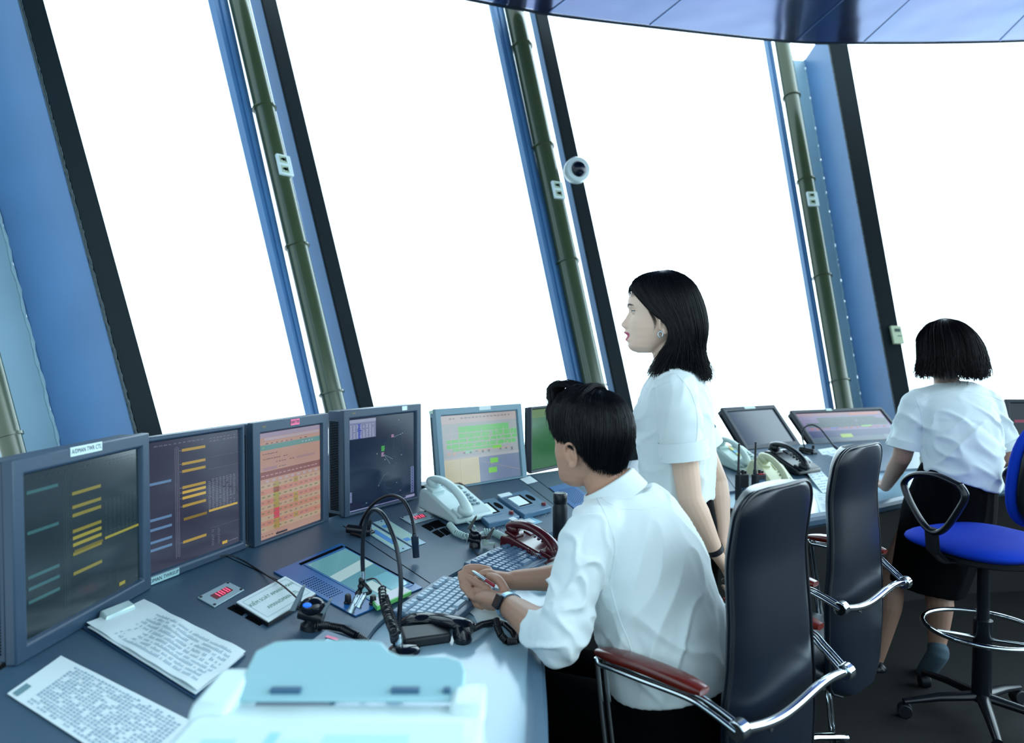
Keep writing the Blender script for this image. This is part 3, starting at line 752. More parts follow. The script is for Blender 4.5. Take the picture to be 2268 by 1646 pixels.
# ---- dark openings in the console
c4 = lambda x, y: (920 + x / 7.0875, 1040 + y / 7.0875)
slots = [[(503, 1347), (518, 1339), (548, 1353), (536, 1364)][::1], [(542, 1368), (555, 1359), (588, 1376), (575, 1386)]]
slots += [[c4(*a) for a in s] for s in ([(90, 885), (190, 845), (295, 930), (235, 965)], [(190, 848), (290, 808), (400, 898), (318, 930)], [(290, 805), (360, 790), (490, 880), (405, 900)], [(260, 985), (345, 945), (465, 1030), (400, 1068)], [(370, 945), (450, 915), (560, 1000), (490, 1035)], [(470, 915), (540, 890), (650, 985), (590, 1000)])]
for s in slots:
    q = quad_px(s, .0008); b = [p - V((0, 0, .003)) for p in q]
    MB().hexa(b, q).build('vent_slot', black_m, desk, smooth=0)

# ---- touch panel set in the console
t, q, n = plate('touch_panel', 'blue framed touch panel set into the console in front of the salmon monitor', 'control panel', [(787, 1364), (936, 1301), (755, 1203), (606, 1266)], .004, blueframe)
def tp(A):
    A.rect(0, 0, 1, 1, C(96, 168, 186), 0); A.rect(.0, .62, 1, 1, C(110, 178, 190), 1)
    A.line([(.0, .55), (1, .62)], .16, C(190, 230, 235), 2); A.rect(.55, 0, .98, .32, C(120, 200, 225), 2); A.rect(.25, .0, .5, .28, C(200, 240, 245), 3)
A_ = Art(*q)
sq = inner(q, .34, .10, .93, .88)
slab_q(t, 'screen_rim', inner(q, .32, .07, .95, .91), n, .0, .002, mat('rim_blue', C(60, 120, 175), .25), .001)
put_art(t, 'display', raise_(sq, n, .0026), tp, m_=screen_m)
for cq, nm in (((.30, .925, .96, .955), 'dark_slit'), ((.965, .08, .985, .92), 'dark_slit')):
    slab_q(t, nm, inner(q, *cq), n, .0, .0015, black_m, 0)
hs = MB()
for i in range(12):
    for j in range(7):
        p = A_.pt(.06 + j * .028, .34 + i * .032); hs.cyl(p, p + n * .0006, .0022, n=8)
hs.build('speaker_holes', black_m, t, smooth=0)
for u, v in ((.12, .18), (.30, .045)):
    p = A_.pt(u, v); MB().lathe([(.011, 0), (.011, .004), (.009, .006), (.008, .022), (.0065, .024), (0.0001, .024)], frame(p, V((1, 0, 0)), n)).build('knob', blackp, t)
tag(t, group=None)
t2, q2, n2 = plate('note_tray', 'small green edged note box resting on the touch panel corner', 'note box', [(836, 1344), (912, 1309), (889, 1297), (822, 1328)], .012, mat('green_acrylic', C(120, 215, 120), .2), lift=.005)
slab_q(t2, 'note_sheet', inner(q2, .03, .06, .97, .94), n2, 0, .001, mat('note_pink', C(225, 225, 232), .6))

# ---- two label plates
for lab, cs_, bl in (('narrow pale label plate with small blue blocks, the one farther back', [(915, 1211), (943.5, 1202), (855.5, 1149), (826, 1157)], ((.1, .72, .5, .82), (.1, .18, .5, .28))),
                     ('narrow pale label plate with a long blue stripe, under the lamp clamp', [(883.5, 1224), (911, 1213), (822, 1160), (800, 1171)], ((.3, .25, .7, .8),))):
    t, q, n = plate('label_plate', lab, 'label plate', cs_, .0025, mat('plate_pale', C(150, 190, 205), .35), lift=.0004)
    def f(A, bl=bl):
        A.rect(.08, .12, .92, .88, C(165, 200, 190), 0)
        for b_ in bl: A.rect(*b_, C(70, 140, 205), 1)
    put_art(t, 'inlay', raise_(q, n, .0004), f)
    for v in (.05, .95): c = Art(*q).pt(.5, v); MB().cyl(c, c + n * .0018, .003, n=12).build('screw', blackp, t)

# ---- paper sign in its black holder
t, q, n = plate('paper_sign', 'white paper sign with two lines of green capitals on black holder', 'sign', [(594.7, 1376), (699, 1313.5), (632, 1276), (523.4, 1333)], .004, paper_m, lift=.010)
slab_q(t, 'holder', inner(q, -.01, -.02, 1.0, 1.0), n, -.013, -.0035, blackp)
def f(A):
    A.rect(.06, .10, .94, .115, INK, 1); A.rect(.06, .885, .94, .90, INK, 1); A.rect(.05, .1, .057, .9, INK, 1); A.rect(.943, .1, .95, .9, INK, 1)
    A.text('KIỂM SOÁT AMAN/DMAN', .5, .66, .11, C(95, 145, 130), wide=.72); A.text('AMAN/DMAN CTL', .52, .34, .11, C(95, 145, 130), wide=.72)
put_art(t, 'lettering', raise_(q, n, .0003), f)

# ---- clipboard and loose sheets at the near left
def lines(A, rows, u0=.08, u1=.92, v0=.06, v1=.92, seed=1, col=INK, dens=.9, hh=.35, segs=10):
    rnd = random.Random(seed); dv = (v1 - v0) / rows
    for r in range(rows):
        u = u0
        while u < u1:
            w_ = rnd.uniform(.5, 1.4) * (u1 - u0) / segs
            if rnd.random() < dens: A.rect(u, v0 + dv * r, min(u + w_ * .8, u1), v0 + dv * (r + hh), col, 1)
            u += w_
cq = quad_px([(430, 1545), (545, 1450), (304, 1330), (153, 1385)], .004)
cq[3].x = max(cq[3].x, -.955); cq[2].x = max(cq[2].x, -.905)
n = (cq[1] - cq[0]).cross(cq[3] - cq[0]).normalized()
t = thing('clipboard', 'dark blue clipboard holding wavy typed sheets at the near left of the console', 'clipboard', sum(cq, V()) / 4 - n * .004)
slab_q(t, 'board', cq, n, -.003, 0, mat('board_blue', C(26, 60, 92), .45, 0, .3, 300))
def wavy(parent, name, q, n, amp, seed, lift, art, nx=10, ny=24):
    A = Art(*q); mb = MB(); rg = []
    for lay, dz in ((0, 0), (1, .0012)):
        for j in range(ny + 1):
            for i in range(nx + 1):
                u, v = i / nx, j / ny; w_ = amp * (noise.noise(V((u * 2, v * 5, seed))) + .5 + .5 * abs(u - .5) * 2)
                rg.append(A.pt(u, v) + n * (lift + w_ + dz))
    N = (nx + 1) * (ny + 1); fs = []
    for j in range(ny):
        for i in range(nx):
            a = j * (nx + 1) + i; fs.append((a + N, a + 1 + N, a + nx + 2 + N, a + nx + 1 + N)); fs.append((a, a + nx + 1, a + nx + 2, a + 1))
    for i in range(nx): a = i; b = ny * (nx + 1) + i; fs += [(a, a + 1, a + 1 + N, a + N), (b + 1, b, b + N, b + 1 + N)]
    for j in range(ny): a = j * (nx + 1); b = a + nx; fs += [(a + nx + 1, a, a + N, a + nx + 1 + N), (b, b + nx + 1, b + nx + 1 + N, b + N)]
    mb.add(rg, fs, C(214, 230, 234))
    # printed marks follow the sheet
    def mark(u0, v0, u1, v1, col=INK):
        def pp(u, v): return A.pt(u, v) + n * (lift + amp * (noise.noise(V((u * 2, v * 5, seed))) + .5 + .5 * abs(u - .5) * 2) + .0022)
        mb.quad(pp(u0, v0), pp(u1, v0), pp(u1, v1), pp(u0, v1), col)
    art(mark); return mb.build(name, print_m, parent, smooth=60)
def marks_table(cols_, rows, seed, u0=.10, u1=.92, v0=.05, v1=.80, c=INK):
    def f(mark):
        rnd = random.Random(seed)
        for i in range(cols_):
            for j in range(rows):
                if rnd.random() < .85:
                    a = u0 + (u1 - u0) * i / cols_; b = v0 + (v1 - v0) * j / rows
                    mark(a, b, a + (u1 - u0) / cols_ * rnd.uniform(.3, .62), b + (v1 - v0) / rows * .68, c)
    return f
wavy(t, 'sheet', inner(cq, .05, .0, .98, .96), n, .006, 3, .002, marks_table(9, 46, 4, v1=.78))
wavy(t, 'sheet', inner(cq, .02, .0, .95, .93), n, .003, 8, .0008, marks_table(1, 1, 4))
cl_ = MB(); A = Art(*cq); 
cl_.hexa([A.pt(.25, .90), A.pt(.75, .90), A.pt(.75, .98), A.pt(.25, .98)], [A.pt(.27, .905) + n * .016, A.pt(.73, .905) + n * .016, A.pt(.73, .975) + n * .02, A.pt(.27, .975) + n * .02])
cl_.build('clip', mat('clip_pale', C(190, 215, 215), .3, .3), t, bevel=.003)
sq = quad_px([(300, 1722), (432, 1604), (135, 1454), (16, 1538)], .002); n = (sq[1] - sq[0]).cross(sq[3] - sq[0]).normalized()
t = thing('printed_sheet', 'printed timetable sheet lying flat at the bottom left corner', 'paper', sum(sq, V()) / 4 - n * .002)
wavy(t, 'sheet', sq, n, .0006, 5, 0, lambda mk: (marks_table(17, 30, 6, .05, .95, .05, .86, C(140, 170, 188))(mk), mk(.04, .93, .28, .975, C(105, 140, 150))))

# ---- fax machine in the near foreground
faxw = mat('fax_white', C(205, 230, 232), .38); faxb = mat('fax_tray_blue', C(150, 196, 205), .35, 0, 0)
t = thing('fax_machine', 'pale fax machine with raised blue paper tray in the blurred near foreground', 'fax machine', (-.20, .70, .752))
def prism_x(poly, x0, x1):       # side profile in (y, z), extruded along x
    mb = MB(); n_ = len(poly); mb.add([V((x0, y, z)) for y, z in poly] + [V((x1, y, z)) for y, z in poly], [tuple(range(n_)), tuple(range(2 * n_ - 1, n_ - 1, -1))] + [(i, n_ + i, n_ + (i + 1) % n_, (i + 1) % n_) for i in range(n_)]); return mb
prism_x([(.50, .755), (.885, .755), (.885, .99), (.86, 1.014), (.80, 1.026), (.66, 1.030), (.50, .96)], -.375, -.032).build('body', faxw, t, bevel=.012, seg=3)
# left shoulder of the body rising to the tray
prism_x([(.80, 1.0), (.92, .98), (.94, 1.015), (.92, 1.034), (.83, 1.030)], -.382, -.335).build('side_arm', faxw, t, bevel=.008)
prism_x([(.80, 1.0), (.90, .98), (.92, 1.015), (.88, 1.028), (.83, 1.028)], -.075, -.032).build('side_arm', faxw, t, bevel=.008)
# raised paper tray with its step down to the right
tr_ = []
for x, v in ((-.345, 0), (-.345, .8), (-.325, .97), (-.30, 1.0), (-.20, 1.0), (-.178, .96), (-.165, .80), (-.15, .72), (-.085, .70), (-.066, .62), (-.06, .45), (-.06, 0)): tr_.append((x, v))
o0, o1 = V((0, .862, 1.016)), V((0, .968, 1.047)); nn = (o1 - o0).cross(V((1, 0, 0))).normalized() * .006
mb = MB(); n_ = len(tr_); f0 = [o0.lerp(o1, v) + V((x, 0, 0)) for x, v in tr_]
mb.add(f0 + [p - nn for p in f0], [tuple(range(n_)), tuple(range(2 * n_ - 1, n_ - 1, -1))] + [(i, n_ + i, n_ + (i + 1) % n_, (i + 1) % n_) for i in range(n_)])
mb.build('paper_tray', faxb, t, bevel=.003)
for x0, x1 in ((-.358, -.345), (-.300, -.262), (-.150, -.115), (-.085, -.076)):
    MB().box(((x0 + x1) / 2, .872, 1.024), (x1 - x0, .008, .014)).build('feed_slot', mat('slot_dark', C(56, 96, 125), .5), t, bevel=.001)
mb = MB(); A = Art(V((-.36, .69, 1.0302)), V((-.05, .69, 1.0302)), V((-.05, .80, 1.0272)), V((-.36, .80, 1.0272)), off=.0004)
A.rect(.02, .02, .98, .98, C(205, 230, 232), 0); A.rect(.30, .35, .34, .75, C(150, 215, 235), 1); A.rect(.08, .5, .2, .62, C(170, 220, 230), 1); A.rect(.5, .5, .8, .7, C(175, 225, 230), 1); A.rect(.36, .45, .46, .6, C(190, 228, 232), 1)
A.line([(.72 + .07 * cos(q * .3), .20 + .16 * sin(q * .3)) for q in range(22)], .022, C(240, 200, 150), 1, asp=2)
A.mb.build('top_print', print_m, t, smooth=0)
cp = prism_x([(.50, .755), (.84, .755), (.84, .92), (.80, .955), (.50, .90)], -.034, .0); cp.build('control_panel', mat('fax_panel', C(130, 178, 198), .4), t, bevel=.012, seg=3)
for i in range(4):
    for j in range(2): MB().box((-.026 + j * .014, .60 + i * .05, .927 + i * .009), (.010, .03, .012)).build('button', greyp, t, bevel=.002)

# ---- desk lamps / gooseneck microphones
def path_px(pts): return spline([P(x, y, Y) for x, y, Y in pts], 8)
b0 = dk(884, 1445)
t = thing('gooseneck_stand', 'tall black gooseneck stand on the worktop, looping over the touch panel', 'gooseneck', b0)
MB().lathe([(.034, 0), (.037, .003), (.036, .010), (.028, .016), (.0001, .018)], Matrix.Translation(b0 + V((.012, -.002, .0))), 28).build('base', mat('black_gloss', C(12, 18, 28), .08), t)
MB().lathe([(.009, .0), (.009, .02), (.007, .028), (.0055, .035)], Matrix.Translation(b0 + V((0, 0, .012)))).build('socket', silver, t)
neck = path_px([(880, 1436, b0.y), (884, 1370, b0.y + .01), (888, 1290, b0.y + .02), (879, 1215, b0.y + .04), (862, 1165, b0.y + .07), (846, 1138, b0.y + .09), (829, 1130, b0.y + .12), (814, 1145, b0.y + .14), (805, 1185, b0.y + .15), (803, 1235, b0.y + .16), (804, 1268, b0.y + .16)])
mb = MB(); nk = resample(neck, 260); mb.tube(nk, [.0052 + .0005 * (i % 2) for i in range(260)], 10); mb.build('neck', mat('black_neck', C(26, 34, 44), .3, .3), t)
tip = nk[-1]
MB().cyl(tip + V((0, 0, .004)), tip - V((0, 0, .022)), .0062, n=14).build('end_sleeve', silver, t)
# black hook loop hanging at the tip with two silver plugs
t = thing('headset_plugs', 'pair of silver headset plugs held in a black clip under the gooseneck tip', 'plug', tip - V((0, 0, .12)))
g = MB(); yt = tip.y
lp = path_px([(804, 1279, yt), (800, 1292, yt), (799, 1302, yt), (793, 1318, yt), (792, 1325, yt)]); g.tube(lp, [.006 + .003 * sin(i * .35) ** 2 for i in range(len(lp))], 12)
lp = path_px([(804, 1290, yt), (815, 1302, yt - .01), (820, 1312, yt - .01), (806, 1316, yt - .01), (795, 1314, yt)]); g.tube(lp, .0045, 10)
g.build('clip', blackp, t)
for (xa, ya), (xb, yb) in (((795, 1318), (775, 1358)), ((808, 1314), (791, 1346))):
    a, b_ = P(xa, ya, yt - .01), P(xb, yb, yt - .03); d = b_ - a; pts = [a + d * k for k in (0, .15, .16, .45, .46, .5, .51, .85, .86, 1.0)]
    MB().tube(pts, [.006, .008, .009, .009, .0075, .0075, .009, .0085, .0105, .0105], 16).build('plug', silver, t, smooth=30)
cb = path_px([(812, 1285, yt), (830, 1282, yt - .02), (845, 1296, yt - .06), (847, 1305, yt - .08)])
tag(MB().tube(cb, .0022, 8).build('plug_lead', blackp, t), 'thin black lead')
mb = MB(); mb.coil(path_px([(846, 1300, yt - .08), (849, 1330, yt - .12), (862, 1375, yt - .2), (872, 1400, yt - .25), (874, 1418, b0.y + .045)]), .0085, .0022, 34); mb.coil(path_px([(853, 1320, yt - .11), (862, 1350, yt - .15), (874, 1382, yt - .2), (882, 1404, yt - .23)]), .0065, .002, 22)
solo(mb, 'coiled_cord', blackp, 'black coiled cord hanging beside the tall gooseneck stand', 'cord')

def clamp_lamp(label, neckpx, headpx, basepx, R=.0045, sc=1.0):
    b = dk(*basepx); o = outward(b); nrm = dnorm(b); M = local(b, o, nrm)
    t = thing('gooseneck_lamp', label, 'lamp', b)
    mb = MB(); x = V((1, 0, 0)); 
    L_ = .065 * sc
    mb.tube([M @ V((-L_ * .5, .045, .018)), M @ V((L_ * .1, -.03, .016))], .015 * sc, 16, sx=1.0); mb.box((0, .0, .006), (.075 * sc, .05 * sc, .012), M); mb.build('clamp', blackp, t, bevel=.003)
    MB().lathe([(.0085, 0), (.0085, .03), (.007, .034), (.0001, .034)], M @ Matrix.Translation(V((.018, -.01, .02)))).build('switch_knob', blackp, t)
    nk = resample(path_px(neckpx), 200); MB().tube(nk, [R + .0004 * (i % 2) for i in range(200)], 10).build('neck', mat('black_neck', C(26, 34, 44), .3, .3), t)
    a, c = P(*headpx[0]), P(*headpx[1]); MB().tube([a, a.lerp(c, .1), a.lerp(c, .12), a.lerp(c, .45), a.lerp(c, .47), c], [R * 1.3, R * 1.5, R * 2.1, R * 2.1, R * 1.95, R * 1.95], 18).build('lamp_head', mat('lamp_head', C(24, 42, 64), .35), t, smooth=30)
    return t
bp_ = dk(800, 1178)
hY = dk(922, 1242).y - .02
def ly(u): return bp_.y + (hY - bp_.y) * u
clamp_lamp('black gooseneck lamp clamped over the label plates, arching in front of the radar monitor', [(797, 1168, ly(0)), (806, 1145, ly(.1)), (826, 1118, ly(.25)), (850, 1102, ly(.42)), (872, 1098, ly(.56)), (892, 1108, ly(.7)), (906, 1130, ly(.82)), (915, 1158, ly(.92)), (918, 1182, ly(.97))],
           [(918, 1182, ly(.97)), (922, 1235, ly(1))], (803, 1184), .0055, 1.0)
bp2 = dk(1790, 1003)
clamp_lamp('small black gooseneck lamp on the far console between the two reclined monitors', [(1784, 996, bp2.y), (1776, 966, bp2.y), (1781, 948, bp2.y), (1798, 941, bp2.y), (1816, 949, bp2.y), (1832, 968, bp2.y), (1845, 986, bp2.y)], [(1845, 986, bp2.y), (1873, 1008, bp2.y - .02)], (1792, 1004), .005, 1.1)

# ---- headset cradles
def cradle(label, pr, dome, basepx, blue, grey):
    b = dk(*basepx); o = outward(b); M = local(b, o); Y = b.y
    t = thing('headset_cradle', label, 'cradle', b)
    gm = mat('prong_grey', C(92, 112, 122), .4) if grey else blackp
    for (x0, y0), (x1, y1) in pr:
        a, c = P(x0, y0, Y), P(x1, y1, Y); d = (c - a); s = V((.009, 0, 0)); f_ = V((0, .018, 0))
        mb = MB(); mb.hexa([a - s * .8 - f_, a + s * .8 - f_, a + s * .8 + f_, a - s * .8 + f_], [c - s * .35 - f_ * .15, c + s * .35 - f_ * .15, c + s * .3 + f_ * .9, c - s * .3 + f_ * .9]); mb.build('prong', gm, t, bevel=.001)
    (cx, cy, r) = dome; c = P(cx, cy, Y)
    MB().ell(c, (r, r * .9, r * .75)).build('dome', mat('black_gloss', C(12, 18, 28), .08), t)
    MB().tube([c + V((-r * 1.0, 0, -r * .45)), c + V((r * .9, -.005, -r * .9))], r * .55, 18).build('barrel', blackp, t)
    MB().lathe([(r * .9, 0), (r * .85, .012), (r * .5, .02), (r * .4, max(.03, c.z - b.z - .01)), (.0001, max(.03, c.z - b.z - .01))], Matrix.Translation(b)).build('foot', blackp, t)
    br_mb = MB()
    for (x0, y0), _ in pr: br_mb.tube([P(x0, y0, Y) + V((0, 0, .004)), c + V((0, 0, -r * .5))], .005, 10)
    br_mb.build('prong_bracket', blackp, t)
    if blue:
        MB().ell(c + V((-.006, -r * .75, r * .35)), (.011, .006, .006)).build('blue_lamp', mat('blue_light', C(40, 110, 230), .3, emit=.6), t)
    return t
cradle('black headset cradle with grey prongs and blue light, beside the paper sign', [((652, 1348), (671, 1300)), ((710, 1366), (731, 1330))], (692, 1343, .030), (690, 1392), True, True)
cradle('black headset cradle with black prongs in front of the white telephone', [((1040, 1170), (1055, 1144)), ((1080, 1192), (1094, 1170))], (1052, 1186, .022), (1052, 1212), False, False)
c_ = dk(1075, 1200, .02); solo(MB().box(c_, (.018, .012, .024)).box(c_ + V((.022, -.004, -.006)), (.022, .008, .009)), 'cable_connector', mat('connector_white', C(190, 215, 205), .4), 'white cable connector lying right of the black cradle', 'connector', bevel=.002)

# ---- cables
def cable(label, px, r=.0022, m_=None, name='cable'):
    solo(MB().tube(spline([dk(x, y, h + r + .001) for x, y, h in px], 8), r, 8), name, m_ or blackp, label, 'cable')
cable('thin black cable trailing from the purple monitor to the first headset cradle', [(488, 1232, .01), (510, 1231, .012), (540, 1243, .003), (580, 1268, .0), (620, 1293, .02), (650, 1318, .03), (668, 1335, .03)])
cable('short black cable in front of the black pronged cradle', [(1046, 1216, 0), (1060, 1230, 0), (1078, 1246, 0), (1092, 1258, 0)])
cable('short black cable beneath the white connector', [(1094, 1205, 0.002), (1098, 1218, 0), (1101, 1232, 0), (1103, 1240, 0)])
cable('thin black cable along the far console behind the beige telephone', [(1648, 998, 0), (1670, 1003, 0), (1690, 1012, 0), (1704, 1018, 0)])

# ---- telephones
def handset(mb, M, L=.19, r=.016, lift=.0, ear=.026):
    pts = []; rr = []
    for k in range(25):
        s = -1 + 2 * k / 24; pts.append(M @ V((0, s * L / 2 * .93, lift + .030 * (1 - s * s) ** .8))); rr.append((r * (1.0 + .30 * abs(s) ** 4), r * .72 * (1 + .1 * abs(s))))
    mb.tube(pts, rr, 16, sx=1, up=(M.to_3x3() @ V((1, 0, 0))))
    for s in (-1, 1):
        c = M @ V((0, s * L / 2 * .86, lift - .006)); mb.ell((0, 0, 0), (ear * .92, ear, .019), Matrix.Translation(c) @ M.to_3x3().to_4x4(), 18, 10)
def phone(label, pos, away, m_, lcd=C(90, 110, 105), keycol=None, scale=1.0, extras=None, nrm=None, knob=C(150, 175, 185)):
    M = local(pos, away, nrm or V((0, 0, 1))) @ Matrix.Scale(scale, 4)
    t = thing('telephone', label, 'telephone', pos)
    k = keycol or mat('phone_keys', C(120, 150, 160), .4)
    prof = [(-.105, 0), (.105, 0), (.108, .055), (.10, .072), (.06, .074), (-.095, .030), (-.107, .018)]
    mb = MB(); n_ = len(prof); x0, x1 = -.085, .085
    mb.add([M @ V((x0, y, z)) for y, z in prof] + [M @ V((x1, y, z)) for y, z in prof], [tuple(range(n_)), tuple(range(2 * n_ - 1, n_ - 1, -1))] + [(i, n_ + i, n_ + (i + 1) % n_, (i + 1) % n_) for i in range(n_)])
    mb.build('base', m_, t, bevel=.009 * scale, seg=3)
    S = M @ Matrix.Translation(V((0, -.0175, .052))) @ Matrix.Rotation(math.atan2(.044, .155), 4, 'X')   # sloping face
    h = MB(); handset(h, S @ Matrix.Translation(V((-.050, .005, .026))), .215, .019, 0, .029); h.build('handset', m_, t, smooth=60)
    MB().box((-.050, .085, .004), (.056, .05, .012), S).build('cradle_rest', m_, t, bevel=.004); MB().box((-.050, -.075, .004), (.056, .05, .012), S).build('cradle_rest', m_, t, bevel=.004)
    db_ = MB().box((.032, .066, .001), (.062, .036, .006), S).build('display_bezel', m_, t, bevel=.002)
    MB().box((.032, .066, .0035), (.050, .024, .003), S).build('display_window', mat('lcd_%d' % int(lcd[0] * 1e4), lcd, .15), db_, bevel=.0005)
    for i in range(3):
        for j in range(4):
            o = MB().box((.012 + i * .020, .018 - j * .019, .0035), (.013, .010, .006), S).build('key', k, t, bevel=.002)
    for i in range(3): MB().box((.012 + i * .020, .036, .003), (.012, .005, .004), S).build('function_key', k, t, bevel=.001)
    if extras: extras(t, S)
    return t, S
p1 = dk(1012, 1150); o1_ = outward(p1); p1 = p1 + o1_ * .03
wp = dk(1008, 1140)
aw = (P(955, 1090, 3.0) - P(1040, 1180, 2.62)); aw.z = 0
tW, SW = phone('white desk telephone with handset on its left, below the airport map monitor', wp + V((0, 0, .006)), V((-.70, .71, 0)), whitep, nrm=dnorm(wp), scale=1.12)
mb = MB()
mb.coil([dk(995, 1162, .012), dk(1010, 1180, .012), dk(1030, 1189, .012), dk(1050, 1190, .012)], .0105, .0028, 17); mb.coil([dk(1072, 1178, .012), dk(1095, 1180, .012), dk(1118, 1192, .012), dk(1130, 1205, .012)], .011, .0028, 17)
mb.tube(spline([dk(1032, 1155, .03), dk(1050, 1165, .03), dk(1052, 1172, .012), dk(1060, 1180, .02), dk(1072, 1178, .012)], 8), .003, 8); mb.tube(spline([dk(1050, 1190, .012), dk(1062, 1184, .014), dk(1072, 1178, .012)], 8), .003, 8)
solo(mb, 'coiled_cord', mat('cord_white', C(185, 212, 208), .35), 'white coiled telephone cord running past the black cradle to the red telephone', 'cord')
rp_ = V((.085, 2.405, .7525))
def rex(t, S):
    MB().box((-.05, .105, .050), (.03, .022, .004), S).build('handset_tag', paper_m, t, bevel=.001)
    mb = MB(); mb.coil([S @ V((-.05 - .055, -.02, .0)), S @ V((-.105, -.07, -.005)), S @ V((-.09, -.10, -.02))], .006, .002, 14); mb.build('handset_cord', redp, t)
phone('dark red desk telephone behind the keyboard, white tag on its handset', rp_, V((-.78, .62, 0)), redp, lcd=C(120, 130, 150), keycol=mat('red_phone_keys', C(140, 150, 170), .4), extras=rex, scale=.95)
wr = dk(1632, 1032)
def sticker_ex(t, S):
    for k, c in enumerate((C(215, 165, 120), C(215, 200, 110), C(90, 175, 215), C(215, 210, 110))): MB().box((-.012, .075 - k * .024, .004), (.016, .022, .002), S).build('colour_sticker', mat('sticker_%d' % k, c, .5), t)
phone('off white telephone with coloured stickers beside the standing woman', wr + V((0, 0, .004)), V((-.42, .9, 0)), mat('phone_offwhite', C(190, 212, 205), .38), lcd=C(30, 50, 60), keycol=mat('phone_keys_pale', C(160, 185, 180), .4), extras=sticker_ex, nrm=dnorm(wr), scale=1.2)
br_ = dk(1712, 1078)
def beige_ex(t, S): MB().box((-.036, .0, .055), (.006, .08, .003), S).build('red_stripe', mat('red_tape', C(200, 40, 90), .5), t)
phone('beige telephone with a dark screen and red stripe behind the nearest chair back', br_ + V((0, 0, .004)), V((-.50, .87, 0)), beigep, lcd=C(60, 62, 40), keycol=mat('beige_keys', C(120, 130, 110), .5), extras=beige_ex, nrm=dnorm(br_), scale=1.15)
bk = dk(1752, 1040)
def blk_ex(t, S): MB().ell((.02, .098, .012), (.010, .010, .006), S).build('red_button', mat('red_btn', C(200, 30, 50), .3), t)
phone('black telephone with a thick black handset, right of the beige telephone', bk + V((0, 0, .004)), V((-.52, .85, 0)), blackp, lcd=C(20, 30, 40), keycol=blackr, extras=blk_ex, nrm=dnorm(bk), scale=1.15)

# ---- black intercom handset lying on a stand in front of the near keyboard
hp = dk(960, 1408)
t = thing('intercom_handset', 'glossy black intercom handset resting on a low stand in front of the near keyboard', 'handset', hp)
gl_ = mat('black_gloss', C(12, 18, 28), .08)
Y0, Y1 = 1.76, 1.70
mb = MB(); hpth = [(878, 1398, Y0 + .02), (893, 1381, Y0 + .02), (920, 1371, Y0 + .01), (960, 1371, Y0), (1000, 1377, Y1 + .02), (1030, 1386, Y1), (1044, 1396, Y1)]
pts = path_px(hpth); k = len(pts); mb.tube(pts, [(.012 + .004 * (abs(i / k - .5) * 2) ** 3, .022) for i in range(k)], 18, up=(0, 0, 1)); mb.build('grip', gl_, t, smooth=60)
for (x0, y0, x1, y1, Yc) in ((884, 1388, 878, 1432, Y0 + .02), (1018, 1392, 1030, 1432, Y1)):
    a, c = P(x0, y0, Yc), P(x1, y1, Yc - .02)
    mb = MB(); mb.tube([a, a.lerp(c, .35), a.lerp(c, .8), c], [(.018, .024), (.022, .027), (.021, .026), (.014, .018)], 20, up=(1, 0, 0)); mb.build('ear_cup', gl_, t, smooth=50, bevel=0)
b_ = dk(945, 1430)
st = MB(); A = [dk(895, 1440), dk(1000, 1425), dk(985, 1398), dk(885, 1408)]; st.hexa(A, [p + V((0, 0, .024)) for p in A]); st.build('stand', blackr, t, bevel=.006)
mb = MB()
for j in range(2):
    for i in range(18): p = P(916 + i * 4.2, 1387 + j * 8 - i * .1, b_.y + .04)
mb = MB(); mb.coil([P(1042, 1396, Y1), P(1066, 1384, 1.74), P(1095, 1378, 1.79), P(1118, 1384, 1.79), P(1136, 1400, 1.74), P(1142, 1415, 1.71)], .0065, .0022, 44)
mb.coil([P(1098, 1372, 1.72), P(1102, 1390, 1.70), P(1110, 1408, 1.68), P(1122, 1421, 1.67), P(1142, 1422, 1.68), P(1149, 1408, 1.70)], .0075, .0022, 26)
solo(mb, 'coiled_cord', blackp, 'black coiled cord looping on the worktop under the man\'s watch', 'cord')
# small desk unit, left of it, partly behind the fax
q0 = [(668, 1432), (770, 1452), (800, 1420), (718, 1392)]
t, q, n = plate('intercom_box', 'small grey intercom box with a red display just behind the fax machine', 'intercom', q0, .035, greyp, bevel=.006)
put_art(t, 'face', raise_(q, n, .0006), lambda A: (A.rect(.22, .62, .52, .74, C(230, 120, 150), 1), A.rect(.30, .35, .48, .58, C(170, 215, 225), 1), A.rect(.52, .30, .72, .55, C(180, 220, 225), 1), A.rect(.46, .3, .52, .6, C(20, 30, 45), 2)))
mb = MB(); mb.coil([dk(700, 1385, .02), dk(728, 1386, .012), dk(760, 1392, .012), dk(790, 1408, .012), dk(815, 1424, .012)], .0075, .0024, 34)
solo(mb, 'coiled_cord', blackp, 'black coiled cord running from the blue lit cradle behind the fax machine', 'cord')

